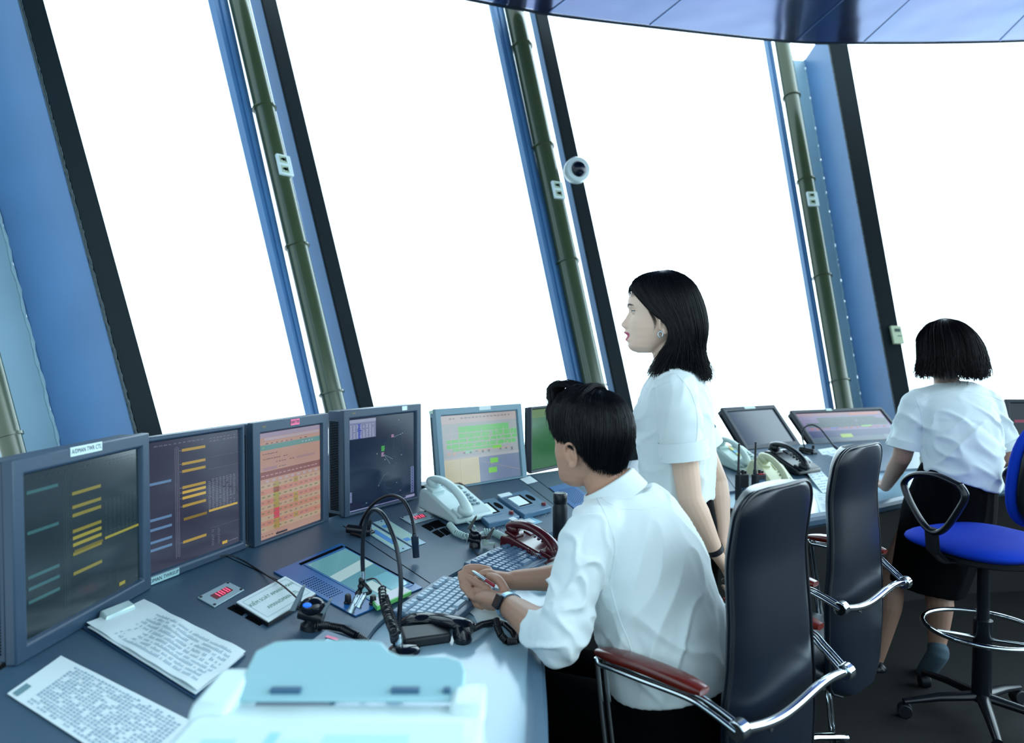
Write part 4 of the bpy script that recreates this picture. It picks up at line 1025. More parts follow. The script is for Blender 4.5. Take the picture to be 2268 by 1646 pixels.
# ---- keyboards
def keyboard(label, corner, along, length, depth, m_body, m_key, nrows=6, ncols=15, lift=0.0, tagged=False):
    al = V((along[0], along[1], 0)).normalized(); o = V(corner); dn = V((al.y, -al.x, 0))
    if dn.dot(-outward(o)) < 0: dn = -dn
    c = o - al * (length / 2) + dn * (depth / 2); c.z = .7525 + lift
    M = frame(c, al, V((0, 0, 1)));  # local x along, local y away from operator
    if (M.to_3x3() @ V((0, 1, 0))).dot(dn) > 0: M = frame(c, -al, V((0, 0, 1)))
    t = thing('keyboard', label, 'keyboard', c)
    tl = Matrix.Rotation(radians(5), 4, 'X'); Mt = M @ Matrix.Translation(V((0, 0, .008))) @ tl
    MB().box((0, 0, .004), (length, depth, .016), Mt).build('base', m_body, t, bevel=.005, seg=3)
    rows = nrows; kd = (depth - .045) / rows; kw = (length - .02) / ncols; proto = None
    iv = root_inv(t)
    km = MB().hexa([V((-kw * .44, -kd * .44, 0)), V((kw * .44, -kd * .44, 0)), V((kw * .44, kd * .44, 0)), V((-kw * .44, kd * .44, 0))], [V((-kw * .34, -kd * .32, .007)), V((kw * .34, -kd * .32, .007)), V((kw * .34, kd * .36, .007)), V((-kw * .34, kd * .36, .007))]).mesh('key')
    km.materials.append(m_key)
    for r in range(rows):
        for q in range(ncols):
            if r == rows - 1 and q % 5 == 4: continue
            if r == 0 and 4 <= q <= 7 and q != 4: continue
            ob = bpy.data.objects.new('key', km); COL.objects.link(ob); ob.parent = t
            sx = 3.6 if (r == 0 and q == 4) else 1.0
            x = -length / 2 + .010 + kw * (q + .5) + (kw * 1.5 if sx > 1 else 0); y = -depth / 2 + .022 + kd * (r + .5) + (.006 if r == rows - 1 else 0)
            ob.matrix_local = iv @ Mt @ Matrix.Translation(V((x, y, .012))) @ Matrix.Diagonal(V((sx, 1, 1, 1)))
    if tagged:
        MB().box((-.05, depth / 2 - .012, .0125), (.09, .010, .001), Mt).build('white_label', paper_m, t)
    return t, Mt
kb_body = mat('kb_grey', C(66, 96, 122), .35); kb_key = mat('kb_key_pale', C(150, 180, 200), .35); kb_key_d = mat('kb_key_blue', C(84, 118, 150), .3)
keyboard('grey keyboard lying nearest the camera, its far half under the man\'s hands', (-.209, 2.094, .75), (.335, .94), .31, .17, kb_body, kb_key, lift=.004)
keyboard('blue grey keyboard under the red telephone, strip of white tape along its top', (.0, 2.459, .75), (.49, .87), .31, .185, kb_body, kb_key_d, lift=.012, tagged=True)
qd = [V((-.02, 2.02, .751)), V((.16, 2.33, .751)), V((.0, 2.44, .751)), V((-.16, 2.16, .751))]
solo(MB().hexa(qd, [p + V((0, 0, .009)) for p in qd]), 'writing_pad', paper_m, 'white pad under the far keyboard, its edge showing in front', 'pad', bevel=.001)
keyboard('dark keyboard at the front of the far worktop beside the woman\'s hands', (.98, 2.78, .75), (.80, .6), .30, .14, blackp, blackr)
def mouse(label, px, m_, away, top=None):
    p = px if isinstance(px, Vector) else dk(*px); M = local(p, away)
    t = thing('mouse', label, 'mouse', p)
    mb = MB(); mb.ell((0, 0, .004), (.031, .056, .034), M, 24, 14)
    for v in mb.v:
        if v.z < p.z + .001: v.z = p.z + .001
    mb.build('shell', m_, t, smooth=60)
    MB().tube([M @ V((0, .02, .036)), M @ V((0, .035, .031))], .004, 10).build('wheel', blackr, t)
    return t
mouse('silver and black computer mouse beside the seated man\'s arm', V((.075, 2.12, .752)), silver, V((-.6, .8, 0)))
mt_ = mouse('black computer mouse with a red mark on the far worktop behind the woman\'s arm', (1612, 1142), mat('black_gloss', C(12, 18, 28), .08), V((-.5, .86, 0)))

# ---- loose papers under the man's hands
for k in range(4):
    a = dk(1075, 1368); ang = .25 + k * .09; M = Matrix.Translation(a + V((0.02, .02, .001 + k * .0012))) @ Matrix.Rotation(ang, 4, 'Z')
    solo(MB().box((0, 0, .0005), (.105, .15, .0009), M), 'paper_slip', paper_m, 'white paper slip in the fanned pile under the seated man\'s hands', 'paper', group='paper slips under the hands', smooth=0)

# ---- two control panels with lever slots
def ctl(label, c, mirror=False, lab=None):
    t, q, n = plate('control_unit', label, 'control panel', c, .022, mat('unit_blue', C(72, 112, 142), .35, 0, .1, 300), bevel=.003)
    A = Art(*q)
    fr = inner(q, .10, .26, .66, .86); slab_q(t, 'display_frame', fr, n, -.001, .002, mat('unit_blue', C(72, 112, 142)), .0008)
    slab_q(t, 'display_well', inner(q, .16, .32, .62, .82), n, .0, .0024, black_m, 0)
    slab_q(t, 'display_card', inner(q, .16, .36, .53, .78), n, .002, .0032, mat('card_white', C(205, 228, 232), .3, emit=.25), 0)
    # oval lever slot
    c0 = A.pt(.80, .60); ax = (A.pt(.80, .9) - A.pt(.80, .3)).normalized(); M = frame(c0, ax, n)
    MB().prism([(.040 * cos(k * pi / 12), .013 * sin(k * pi / 12)) for k in range(24)], .0, .0018, M).build('lever_slot', black_m, t, smooth=0)
    p = A.pt(.86, .16); MB().lathe([(.010, 0), (.010, .006), (.008, .012), (.0001, .013)], frame(p, V((1, 0, 0)), n)).build('red_knob', mat('knob_red', C(110, 30, 40), .3), t)
    for k in range(5): slab_q(t, 'soft_key', inner(q, .045, .28 + k * .11, .085, .36 + k * .11), n, 0, .0016, greyp, 0)
    if lab: slab_q(t, 'name_card', inner(q, .02, .90, .42, 1.03), n, .0, .004, paper_m, 0)
ctl('left one of two raised blue control panels with oval slots, beside the white telephone', [(1083, 1160), (1151, 1143), (1094, 1102), (1036, 1114)])
ctl('right one of two raised blue control panels, white name card on its top edge', [(1162, 1140), (1222, 1123), (1165, 1085), (1102, 1099)], lab=True)
t, q, n = plate('taped_note', 'pale note taped to the console in front of the two blue control panels', 'note', [(1151, 1171), (1202, 1156), (1172.5, 1143), (1134.5, 1153)], .0012, mat('note_blue', C(120, 180, 205), .4))
slab_q(t, 'note_sheet', inner(q, .2, .2, .82, .95), n, 0, .0006, paper_m, 0)
# tape residue left around the panels: tiny white flecks
rnd = random.Random(12); fl = MB()
for k in range(150):
    x = rnd.uniform(1092, 1218); yb = 1185 - (x - 1092) * .36; y = yb - rnd.random() ** 2 * 22
    p = dk(x, y, .0008); s = rnd.uniform(.0006, .0022); n_ = dnorm(p); fl.box((0, 0, 0), (s * 2, s, .0006), frame(p, V((rnd.uniform(-1, 1), rnd.uniform(-1, 1), 0)), n_))
tag(fl.build('adhesive_flecks', paper_m, desk, smooth=0), kind='stuff')
t, q, n = plate('radio_handset', 'black radio unit with an orange button at the foot of the airport map monitor', 'radio', [(996, 1085), (1033, 1077), (1017, 1065), (968, 1074)], .02, blackr, bevel=.003)
slab_q(t, 'orange_button', inner(q, .12, .35, .42, .85), n, 0, .004, mat('orange', C(235, 110, 40), .4, emit=.15))
for k in range(4): slab_q(t, 'rib', inner(q, .55 + k * .1, .1, .60 + k * .1, .9), n, 0, .003, blackp, 0)
t, q, n = plate('blank_card', 'blank pale card lying below the gap of the airport map and green monitors', 'card', [(1168, 1072), (1191, 1066), (1174, 1054), (1151, 1061)], .002, paper_m)
t, q, n = plate('speaker_panel', 'blue perforated speaker panel half hidden by the seated man', 'speaker', [(1272, 1126), (1322, 1112), (1264, 1068), (1216, 1079)], .003, blueframe)
A = Art(*q); hs = MB()
for i in range(12):
    for j in range(12): p = A.pt(.18 + i * .06, .14 + j * .055 + (i % 2) * .027); hs.cyl(p, p + n * .0006, .0022, n=6)
hs.build('speaker_holes', black_m, t, smooth=0)
b = V((.172, 2.52, .755)); M = Matrix.Translation(b)
t = thing('flask', 'slim black flask standing behind the seated man\'s shoulder', 'flask', b)
MB().lathe([(.024, 0), (.027, .004), (.027, .135), (.024, .145), (.0235, .15), (.0001, .15)], M, 28).build('body', mat('flask_black', C(18, 28, 38), .4), t)
MB().lathe([(.0245, .150), (.0255, .152), (.0255, .182), (.022, .187), (.0001, .187)], M, 28).build('cap', blackp, t)

# ---- walkie-talkies
for lab, x, y, sc_, scr in (('left black walkie talkie standing upright on the far worktop', 1643, 1108, 1.0, False), ('right black walkie talkie with a small grey screen and red top', 1680, 1112, 1.05, True)):
    p = dk(x, y); t = thing('walkie_talkie', lab, 'radio', p, 0, None)
    M = local(p, V((-.42, .9, 0))) @ Matrix.Scale(sc_, 4)
    MB().box((0, 0, .062), (.058, .034, .124), M).build('body', blackr, t, bevel=.005)
    MB().tube([M @ V((-.018, .004, .12)), M @ V((-.018, .004, .14)), M @ V((-.018, .004, .145)), M @ V((-.016, .004, .265))], [.009, .009, .006, .0045], 12).build('antenna', blackr, t)
    MB().cyl(M @ V((.006, .002, .12)), M @ V((.006, .002, .142)), .007).build('knob', blackr, t); MB().cyl(M @ V((.022, .002, .12)), M @ V((.022, .002, .136)), .006).build('knob', blackr, t)
    if scr:
        MB().box((.002, -.0175, .085), (.036, .002, .03), M).build('screen', mat('wt_screen', C(80, 108, 130), .2), t); MB().box((.004, -.010, .125), (.034, .016, .004), M).build('red_top', mat('wt_red', C(170, 40, 50), .4), t)
    for i in range(3):
        for j in range(2): MB().box((-.015 + i * .015, -.0178, .045 + j * .012), (.010, .002, .007), M).build('button', greyp, t)

# ---- papers on the far console
def far_paper(name, label, c, seed, rows=14, col=C(130, 165, 185)):
    t, q, n = plate(name, label, 'paper', c, .0015, paper_m, bevel=0)
    put_art(t, 'print', raise_(q, n, .0003), lambda A: lines(A, rows, seed=seed, col=col, segs=5, dens=.7, hh=.3))
far_paper('document_sleeve', 'crumpled plastic sleeve of documents right of the black telephone', [(1822, 1092), (1860, 1085), (1786, 1010), (1760, 1013)], 3)
far_paper('printed_page', 'printed page lying below the purple map monitor', [(1868, 1056), (1928, 1042), (1850, 990), (1811, 996)], 4)
far_paper('printed_page', 'white page on the front of the far worktop between the two leather chairs', [(1818, 1136), (1905, 1126), (1885, 1097), (1802, 1092)], 5)
far_paper('printed_page', 'small white page behind the second leather chair near the reclined monitor', [(1905, 1004), (1935, 1000), (1925, 992), (1895, 994)], 6, 4)
far_paper('printed_page', 'pale sheet on the far worktop between the standing woman and nearest leather chair', [(1590, 1215), (1650, 1175), (1640, 1148), (1590, 1170)], 7, 3, C(170, 205, 220))

# ---- things fixed to the columns
for i, lab, (px, py) in ((1, 'double white power socket on the pipe of the second window column', (632, 365)), (2, 'double white power socket below the dome camera', (1238, 420)), (3, 'double power socket on the pipe of the right hand window column', (1801, 440))):
    cs = colspec[i]; K = cs['K']; a, b, R = cs['pipe_ax']; ax = (b - a).normalized()
    c = at_plane(px, py, a - K.pn * (R + .012), K.pn)
    t = thing('power_socket', lab, 'socket', c); M = frame(c, K.t, -K.pn); 
    # local y along the pipe
    yv = (M.to_3x3() @ V((0, 1, 0))); sg = 1 if yv.z > 0 else -1
    MB().box((0, 0, -.008), (.085, .125, .02), M).build('face_plate', white_plastic, t, bevel=.004)
    for s in (-1, 1):
        ot_ = MB().box((-.008, s * .030, .003), (.046, .044, .003), M).build('outlet', mat('socket_cream', C(175, 195, 170), .4), t, bevel=.001)
        h = MB(); h.cyl(M @ V((-.008, s * .030, .004)), M @ V((-.008, s * .030, .0055)), .010); h.box((.006, s * .030, .005), (.006, .026, .002), M); h.box((-.022, s * .030, .005), (.005, .012, .002), M); h.build('outlet_holes', black_m, ot_)
cs = colspec[2]; K = cs['K']
c = at_plane(1280, 376, cs['p0'] if False else V(cs['p0']) - K.pn * .10, K.pn)
t = thing('dome_camera', 'white dome security camera bracketed to the middle window column', 'camera', c)
dirv = (CAMP - c).normalized(); dirv = V((dirv.x + .35, dirv.y, dirv.z + .10)).normalized()
M = frame(c, V((0, 0, 1)), dirv)
MB().lathe([(.050, -.075), (.082, -.060), (.088, -.035), (.088, .000), (.078, .018), (.060, .024), (.0001, .024)], M, 36).build('housing', mat('camera_white', C(205, 222, 224), .3), t)
MB().ell((0, 0, .012), (.056, .056, .050), M, 28, 16).build('dark_dome', mat('dome_glass', C(12, 20, 34), .03), t)
e = V(cs['p0']) ; pc = at_plane(1262, 392, V(cs['p0']), K.pn)
MB().tube([c - dirv * .06, pc], .022, 14).build('bracket', mat('camera_white', C(205, 222, 224)), t)
cs = colspec[3]; K = cs['K']
c = at_plane(1985, 743, V(cs['p0']) - K.pn * .006, K.pn); t = thing('thermostat', 'cream wall thermostat with a small screen on the right hand column', 'thermostat', c)
M = frame(c, K.t, -K.pn)
if (M.to_3x3() @ V((0, 1, 0))).z < 0: M = frame(c, -K.t, -K.pn)
MB().box((0, 0, .008), (.085, .145, .022), M).build('case', mat('cream_case', C(190, 205, 170), .4), t, bevel=.004)
MB().box((.004, .035, .0195), (.045, .026, .002), M).build('screen', mat('lcd_dark', C(50, 75, 70), .2), t)
MB().box((.004, -.012, .0195), (.012, .008, .003), M).build('button', greyp, t); MB().box((.022, -.012, .0195), (.012, .008, .003), M).build('button', greyp, t)
# ---------------------------------------------------------------- leather office chairs
leather = mat('black_leather', C(6, 19, 34), .32, 0, .10, 420, .1, 10, spec=.5)
leather_edge = mat('leather_piping', C(10, 18, 28), .4)
wood = mat('red_brown_wood', C(96, 26, 16), .22, 0, .1, 60, .35, 12, coat=.5, stretch=(1, 8, 8))
U0 = V((.75, .66, 0)).normalized(); F0 = V((-U0.y, U0.x, 0))
def leather_chair(name, label, o, group=None):
    """o: floor point below the middle of the backrest; faces F0"""
    t = thing(name, label, 'chair', o, 0, group)
    def L(s, f, z): return V(o) + U0 * s + F0 * f + V((0, 0, z))
    def hw(z):
        w_ = interp([(.40, .175), (.60, .192), (.70, .190), (.80, .172), (.90, .163), (1.0, .161), (1.16, .158)], z)
        if z > 1.095: k = min(1, (z - 1.095) / .060); w_ -= .070 * (1 - sqrt(max(0, 1 - k * k)))
        if z < .44: w_ -= .06 * ((.44 - z) / .04) ** 2
        return w_
    def cy(z): return interp([(.40, .0), (.60, -.005), (.80, .0), (1.0, .012), (1.155, -.006)], z)
    zs = [.40 + .695 * k / 34 for k in range(35)] + [1.095 + .060 * sin(pi / 2 * k / 14) for k in range(1, 15)]
    def panel(off0, off1, grow, name, m_, bulge=.0):
        rg = []
        for z in zs:
            w_ = hw(z) + grow; ring = []
            n_ = 24
            for k in range(n_ + 1):
                s = -w_ + 2 * w_ * k / n_; e = 1 - abs(2 * k / n_ - 1) ** 6
                ring.append(L(s, cy(z) + off1 * e + bulge * (1 - (2 * k / n_ - 1) ** 2) + .02 * (s / .2) ** 2, z))
            for k in range(n_, -1, -1):
                s = -w_ + 2 * w_ * k / n_; e = 1 - abs(2 * k / n_ - 1) ** 6
                ring.append(L(s, cy(z) + off0 * e + .02 * (s / .2) ** 2, z))
            rg.append(ring)
        return MB().rings(rg).build(name, m_, t, smooth=60)
    panel(-.028, .03, 0, 'backrest', leather, .012)
    # piping around the edge of the rear panel
    pts = [L(-hw(z), cy(z) - .012 + .02 * (hw(z) / .2) ** 2, z) for z in zs]; pr_ = [L(hw(z), cy(z) - .012 + .02 * (hw(z) / .2) ** 2, z) for z in zs][::-1]
    tp_ = [L(s, cy(1.155) - .014 + .02 * (s / .2) ** 2, 1.157 - .0) for s in [(-1 + 2 * k / 10) * hw(1.155) for k in range(11)]]
    MB().tube(pts + tp_[1:-1] + pr_, .0045, 8).build('piping', leather_edge, t)
    # seat
    rg = []
    for k in range(13):
        f = .02 + .46 * k / 12; w_ = .225 - .03 * (abs(k / 12 - .5) * 2) ** 6; th = .055 * (1 - .6 * (abs(k / 12 - .5) * 2) ** 8)
        rg.append([L(w_ * cos(a), f, .47 + th * sin(a) * (1 if abs(sin(a)) < 2 else 1)) for a in [2 * pi * q / 28 for q in range(28)]])
        rg[-1] = [L(w_ * (abs(cos(a)) ** .35) * (1 if cos(a) >= 0 else -1), f, .47 + th * (abs(sin(a)) ** .5) * (1 if sin(a) >= 0 else -1)) for a in [2 * pi * q / 28 for q in range(28)]]
    MB().rings(rg).build('seat', leather, t, smooth=60)
    # chrome cross bar behind the back
    bz = lambda s: .700 - .012 * (s / .23) + .012 * sin(s * 14)
    bar = [L(s, cy(.70) - .050 - .012 * cos(s * 6), bz(s)) for s in [(-.245 + .49 * k / 30) for k in range(31)]]
    cb_ = MB().tube(bar, .0105, 14).build('cross_bar', chrome, t)
    for s in (-.13, .10): MB().cyl(L(s, cy(.7) - .062, bz(s) - .012), L(s, cy(.7) - .05, bz(s) - .012), .006, n=12).build('bolt', chrome, cb_)
    for sd in (-1, 1):
        J = L(sd * .235, cy(.7) - .05, bz(sd * .235)); MB().cyl(J - U0 * .014, J + U0 * .014, .020, n=24).build('end_hub', chrome, t, bevel=.003)
        fr = L(sd * .262, .265, .745); mid = L(sd * .25, .05, .748); dn_ = L(sd * .262, .185, .02)
        for dx in (-.012, .012):
            q = U0 * dx
            MB().tube(spline([J + q, J.lerp(mid, .55) + q + V((0, 0, .004)), mid + q, mid.lerp(fr, .5) + q, fr + q - V((0, 0, .0)), fr + q + F0 * .012 - V((0, 0, .018)), (fr + q).lerp(dn_ + q, .5), dn_ + q], 6), .0062, 10).build('arm_tube', chrome, t)
        a = L(sd * .25, .015, .770); b = L(sd * .262, .285, .768); rg = []
        for k in range(15):
            u = k / 14; c = a.lerp(b, u) + V((0, 0, .006 * sin(u * pi))); w_ = .026 * (1 - .35 * abs(2 * u - 1) ** 5); h_ = .0135 * (1 - .45 * abs(2 * u - 1) ** 6)
            rg.append([c + U0 * (w_ * (abs(cos(x)) ** .6) * (1 if cos(x) >= 0 else -1)) + V((0, 0, h_ * (abs(sin(x)) ** .7) * (1 if sin(x) >= 0 else -1))) for x in [2 * pi * q / 20 for q in range(20)]])
        MB().rings(rg).build('arm_pad', wood, t, smooth=60)
    # pedestal
    c = L(0, .25, 0)
    MB().cyl(c + V((0, 0, .10)), c + V((0, 0, .42)), .028).build('gas_column', blackp, t)
    for k in range(5):
        a = radians(72 * k + 20); d = V((cos(a), sin(a), 0)); MB().tube([c + V((0, 0, .12)), c + d * .15 + V((0, 0, .105)), c + d * .29 + V((0, 0, .075))], [(.016, .024), (.014, .02), (.010, .014)], 12).build('base_leg', chrome, t); bl_ = t.children[-1]
        w_ = c + d * .285; sdv = V((-d.y, d.x, 0)); MB().cyl(w_ + V((0, 0, .03)) - sdv * .02, w_ + V((0, 0, .03)) + sdv * .02, .028, n=20).build('caster', blackr, t, bevel=.003)
    return t
CH_A = V((.582, 1.553, 0))
chair1 = leather_chair('office_chair', 'black leather chair nearest the camera, red wooden arm pad, seated man in it', CH_A)
def copy_thing(t, loc, label):
    r = t.copy(); COL.objects.link(r); r.location = loc; r['label'] = label; _rootm[r.name] = Matrix.Translation(V(loc))
    for ch in list(t.children):
        c = ch.copy(); COL.objects.link(c); c.parent = r
        for g in ch.children: d = g.copy(); COL.objects.link(d); d.parent = c
    return r
chair2 = copy_thing(chair1, CH_A + V((.500, .650, 0)), 'empty black leather chair standing beyond the nearest one, at the middle of the desk')
for t in (chair1, chair2): t['group'] = 'leather office chairs'

# ---------------------------------------------------------------- blue draughtsman's stool
blue_fab = mat('blue_fabric', C(3, 56, 190), .8, 0, .3, 900, .06, 30, spec=.2)
so = V((1.838, 2.745, 0)); sf = V((-.35, .94, 0)).normalized(); su = V((sf.y, -sf.x, 0))
t = thing('tall_stool', 'tall blue upholstered swivel stool with looped black armrests and chrome foot ring', 'stool', so)
def S(s, f, z): return so + su * s + sf * f + V((0, 0, z))
def pillow(c, ax, ay, az, hx, hy, hz, e=.35, n=32, m=12):
    rg = []
    for j in range(m + 1):
        b = -pi / 2 + pi * j / m; cb = abs(cos(b)) ** .5; sb = sin(b)
        rg.append([c + ax * (hx * max(cb, .02) * (abs(cos(a)) ** e) * (1 if cos(a) >= 0 else -1)) + ay * (hy * max(cb, .02) * (abs(sin(a)) ** e) * (1 if sin(a) >= 0 else -1)) + az * (hz * sb) for a in [2 * pi * k / n for k in range(n)]])
    return MB().rings(rg)
Z1 = V((0, 0, 1))
pillow(S(0, 0, .705), su, sf, Z1, .245, .235, .036, .6).build('seat', blue_fab, t, smooth=70)
MB().cyl(S(0, 0, .645), S(0, 0, .672), .19, n=28).build('seat_pan', blackr, t, bevel=.006)
bn = (sf * .97 + V((0, 0, .12))).normalized(); bu = su; bz_ = bn.cross(bu); bz_ = bz_ if bz_.z > 0 else -bz_
pillow(S(.0, -.235, 1.015), bu, bz_, bn, .215, .205, .035, .75).build('back_cushion', blue_fab, t, smooth=70)
pillow(S(.0, -.265, 1.015), bu, bz_, bn, .205, .197, .026, .75).build('back_shell', blackp, t, smooth=70)
MB().tube(spline([S(0, -.05, .645), S(0, -.24, .66), S(0, -.30, .74), S(0, -.285, .9), S(0, -.275, 1.0)], 8), [(.008, .028)] * 33, 12, up=(0, 0, 1)).build('back_stem', blackr, t)
for sd in (-1, 1):
    lp = [(-.11, .965), (-.02, .985), (.07, .975), (.118, .94), (.112, .90), (.075, .84), (.025, .785), (-.02, .772), (-.06, .80), (-.105, .87), (-.132, .93), (-.11, .965)]
    pts = spline([S(sd * .285, f, z) for f, z in lp], 6)
    MB().tube(pts, [(.016, .011)] * len(pts), 12, up=tuple(su)).build('arm_loop', blackp, t)
    MB().tube([S(sd * .285, 0, .785), S(sd * .275, 0, .70), S(sd * .22, 0, .655), S(sd * .1, 0, .652)], [(.010, .03)] * 4, 12, up=tuple(su)).build('arm_bracket', blackr, t)
MB().cyl(S(0, 0, .36), S(0, 0, .65), .022).build('gas_column', blackp, t); MB().cyl(S(0, 0, .08), S(0, 0, .40), .034).build('column_sleeve', blackp, t)
MB().tube([S(.205 * cos(a), .205 * sin(a), .365) for a in [2 * pi * k / 48 for k in range(49)]], .0095, 12).build('foot_ring', chrome, t)
for k in range(3): a = radians(120 * k + 40); MB().tube([S(.03 * cos(a), .03 * sin(a), .33), S(.2 * cos(a), .2 * sin(a), .362)], .007, 10).build('ring_spoke', chrome, t)
for k in range(5):
    a = radians(72 * k + 10); MB().tube([S(0, 0, .10), S(.16 * cos(a), .16 * sin(a), .085), S(.29 * cos(a), .29 * sin(a), .062)], [(.018, .026), (.015, .02), (.011, .015)], 12).build('base_leg', blackp, t)
    c = S(.285 * cos(a), .285 * sin(a), .027); MB().cyl(c - V((-sin(a), cos(a), 0)) * .02, c + V((-sin(a), cos(a), 0)) * .02, .027, n=20).build('caster', blackr, t, bevel=.003)
from mathutils.bvhtree import BVHTree
def bvh_of(me): return BVHTree.FromPolygons([v.co.copy() for v in me.vertices], [tuple(p.vertices) for p in me.polygons])
# ---------------------------------------------------------------- people
def organic(mb, voxel, smooth=4, fac=.5):
    me = mb.mesh('tmp'); o = bpy.data.objects.new('tmp', me); COL.objects.link(o)
    r = o.modifiers.new('r', 'REMESH'); r.mode = 'VOXEL'; r.voxel_size = voxel; r.adaptivity = 0
    if smooth: s = o.modifiers.new('s', 'SMOOTH'); s.factor = fac; s.iterations = smooth
    dg = bpy.context.evaluated_depsgraph_get(); dg.update()
    out = bpy.data.meshes.new_from_object(o.evaluated_get(dg)); bpy.data.objects.remove(o); bpy.data.meshes.remove(me)
    return out
def place_mesh(name, me, m_, parent, smooth=180):
    iv = root_inv(parent); me.transform(iv); me.name = name
    me.materials.clear(); me.materials.append(m_)
    return link(name, me, parent, smooth)
def displace(me, fn):
    me.update(); ns = [v.normal.copy() for v in me.vertices]
    for v, n in zip(me.vertices, ns):
        v.co = v.co + n * fn(v.co, n)
    me.update()
def colour(me, fn, name='Col'):
    at = me.color_attributes.new(name, 'FLOAT_COLOR', 'POINT'); buf = []
    for v in me.vertices: buf += list(fn(v.co))[:3] + [1.0]
    at.data.foreach_set('color', buf)

F_TAB = [(-.078, .066), (-.072, .084), (-.065, .093), (-.055, .0975), (-.044, .0945), (-.03, .094), (-.005, .094), (.01, .093), (.03, .090), (.045, .0925), (.064, .0985), (.08, .098), (.106, .089), (.125, .073), (.14, .052), (.15, .030), (.156, .004)]
W_TAB = [(-.078, .022), (-.072, .032), (-.06, .044), (-.04, .053), (-.02, .060), (0, .066), (.03, .0695), (.06, .072), (.09, .071), (.115, .062), (.135, .045), (.148, .026), (.156, .004)]
B_TAB = [(-.078, .03), (-.06, .0), (-.045, -.03), (-.02, -.062), (.02, -.082), (.06, -.088), (.1, -.082), (.125, -.064), (.14, -.045), (.15, -.025), (.156, -.008)]
PROFILE = [(-.05, .0), (-.046, .002), (-.038, .0115), (-.031, .008), (-.026, .0035), (-.021, .010), (-.016, .0165), (-.011, .012), (-.006, .0105), (-.002, .017), (.004, .024), (.0099, .0255), (.018, .0195), (.032, .0125), (.040, .006), (.047, .002), (.055, .0)]
def head_mb(H, nz=84, nf=132, wide=1.0):
    rg = []
    for j in range(nz):
        z = -.078 + .234 * (0.5 - 0.5 * cos(pi * j / (nz - 1))) if False else -.078 + .234 * j / (nz - 1)
        Fz, Wz, Bz = interp(F_TAB, z), interp(W_TAB, z) * wide, interp(B_TAB, z)
        yc = .012 if z > 0 else .012 + (-z) * .35; yc = min(yc, Fz - .002); yc = max(yc, Bz + .002)
        ring = []
        for k in range(nf):
            ph = 2 * pi * k / nf; ph = ph - .35 * sin(ph) - .0 * sin(2 * ph)
            s, c = sin(ph), cos(ph); ex = .86 if c > 0 else 1.0
            x = Wz * (abs(s) ** ex) * (1 if s >= 0 else -1); y = yc + (Fz - yc if c > 0 else yc - Bz) * (abs(c) ** (.95 if c > 0 else 1)) * (1 if c >= 0 else -1)
            if c > 0:
                p = interp(PROFILE, z); sg = interp([(-.05, .022), (-.012, .017), (-.004, .0150), (.008, .0125), (.02, .0095), (.04, .009)], z)
                y += p * math.exp(-(x / sg) ** 2 * .9)
                if -.006 < z < .014: y += .006 * math.exp(-((abs(x) - .014) / .006) ** 2) * math.exp(-((z - .004) / .007) ** 2)
                # eye sockets, brow, cheek
                y -= .0085 * math.exp(-((abs(x) - .031) / .014) ** 2 - ((z - .045) / .012) ** 2)
                y += .003 * math.exp(-((abs(x) - .030) / .022) ** 2 - ((z - .064) / .008) ** 2)
                y += .0035 * math.exp(-((abs(x) - .042) / .018) ** 2 - ((z - .012) / .018) ** 2)
            ring.append(H @ V((x, y, z)))
        rg.append(ring)
    return MB().rings(rg)
def ear_mb(mb, H, side, w=.0705):
    M = H @ Matrix.Translation(V((side * w, -.006, .006))) @ Matrix.Rotation(side * radians(-18), 4, 'Z') @ Matrix.Rotation(radians(-8), 4, 'X')
    pts = [(0, .012, -.016), (.006, .013, .004), (.010, .010, .022), (.012, .0, .030), (.013, -.012, .028), (.013, -.019, .014), (.012, -.018, -.002), (.009, -.012, -.016), (.006, -.004, -.026), (.003, .006, -.024)]
    mb.tube(spline([M @ V((side * x, y, z)) for x, y, z in pts], 4), .0042, 8)
    mb.ell((side * .003, -.003, 0), (.0045, .016, .026), M, 14, 10); mb.ell((side * .006, .001, -.022), (.005, .009, .009), M, 12, 8); mb.ell((side * .008, -.007, .004), (.004, .006, .014), M, 12, 8)
def eyes(H, root, m_white, iris=True):
    for s in (-1, 1):
        c = H @ V((s * .0305, .0745, .0455)); A3 = H.to_3x3()
        MB().ell((0, 0, 0), (.0115, .0115, .0115), Matrix.Translation(c) @ A3.to_4x4(), 24, 16).build('eyeball', m_white, root)
        ic = MB(); M = Matrix.Translation(c) @ A3.to_4x4() @ Matrix.Rotation(radians(-90), 4, 'X'); ic.lathe([(.0060, .0099), (.0050, .0111), (.0001, .0118)], M, 20); ic.build('iris', mat('iris_dark', C(30, 26, 28), .1), root)
        # lids: skin shells above and below, and the dark lash line
        for up, nm in ((1, 'upper_lid'), (-1, 'lower_lid')):
            rg = []
            for i in range(7):
                el = radians((17 if up > 0 else -15) + up * i * 12.4); ring = []
                for k in range(13):
                    az = radians(-108 + 216 * k / 12); arch = max(0, cos(az)); e2 = el * (.10 + .90 * arch) if i == 0 else el
                    r = .0126; ring.append(c + A3 @ V((r * sin(az) * cos(e2), r * cos(az) * cos(e2), r * sin(e2))))
                rg.append(ring)
            MB().rings(rg, cap=False, closed=False).build(nm, lid_m, root)
        ln = []
        for k in range(13):
            az = radians(-84 + 168 * k / 12); e2 = radians(17) * (.10 + .90 * cos(az)); r = .0131 + (.002 if abs(k - 6) > 4 else 0); ln.append(c + A3 @ V((r * sin(az) * cos(e2), r * cos(az) * cos(e2), r * sin(e2))))
        MB().tube(ln, .0009, 6).build('lashes', hair_m, root)
SKL = (lin(228), lin(200), lin(182))
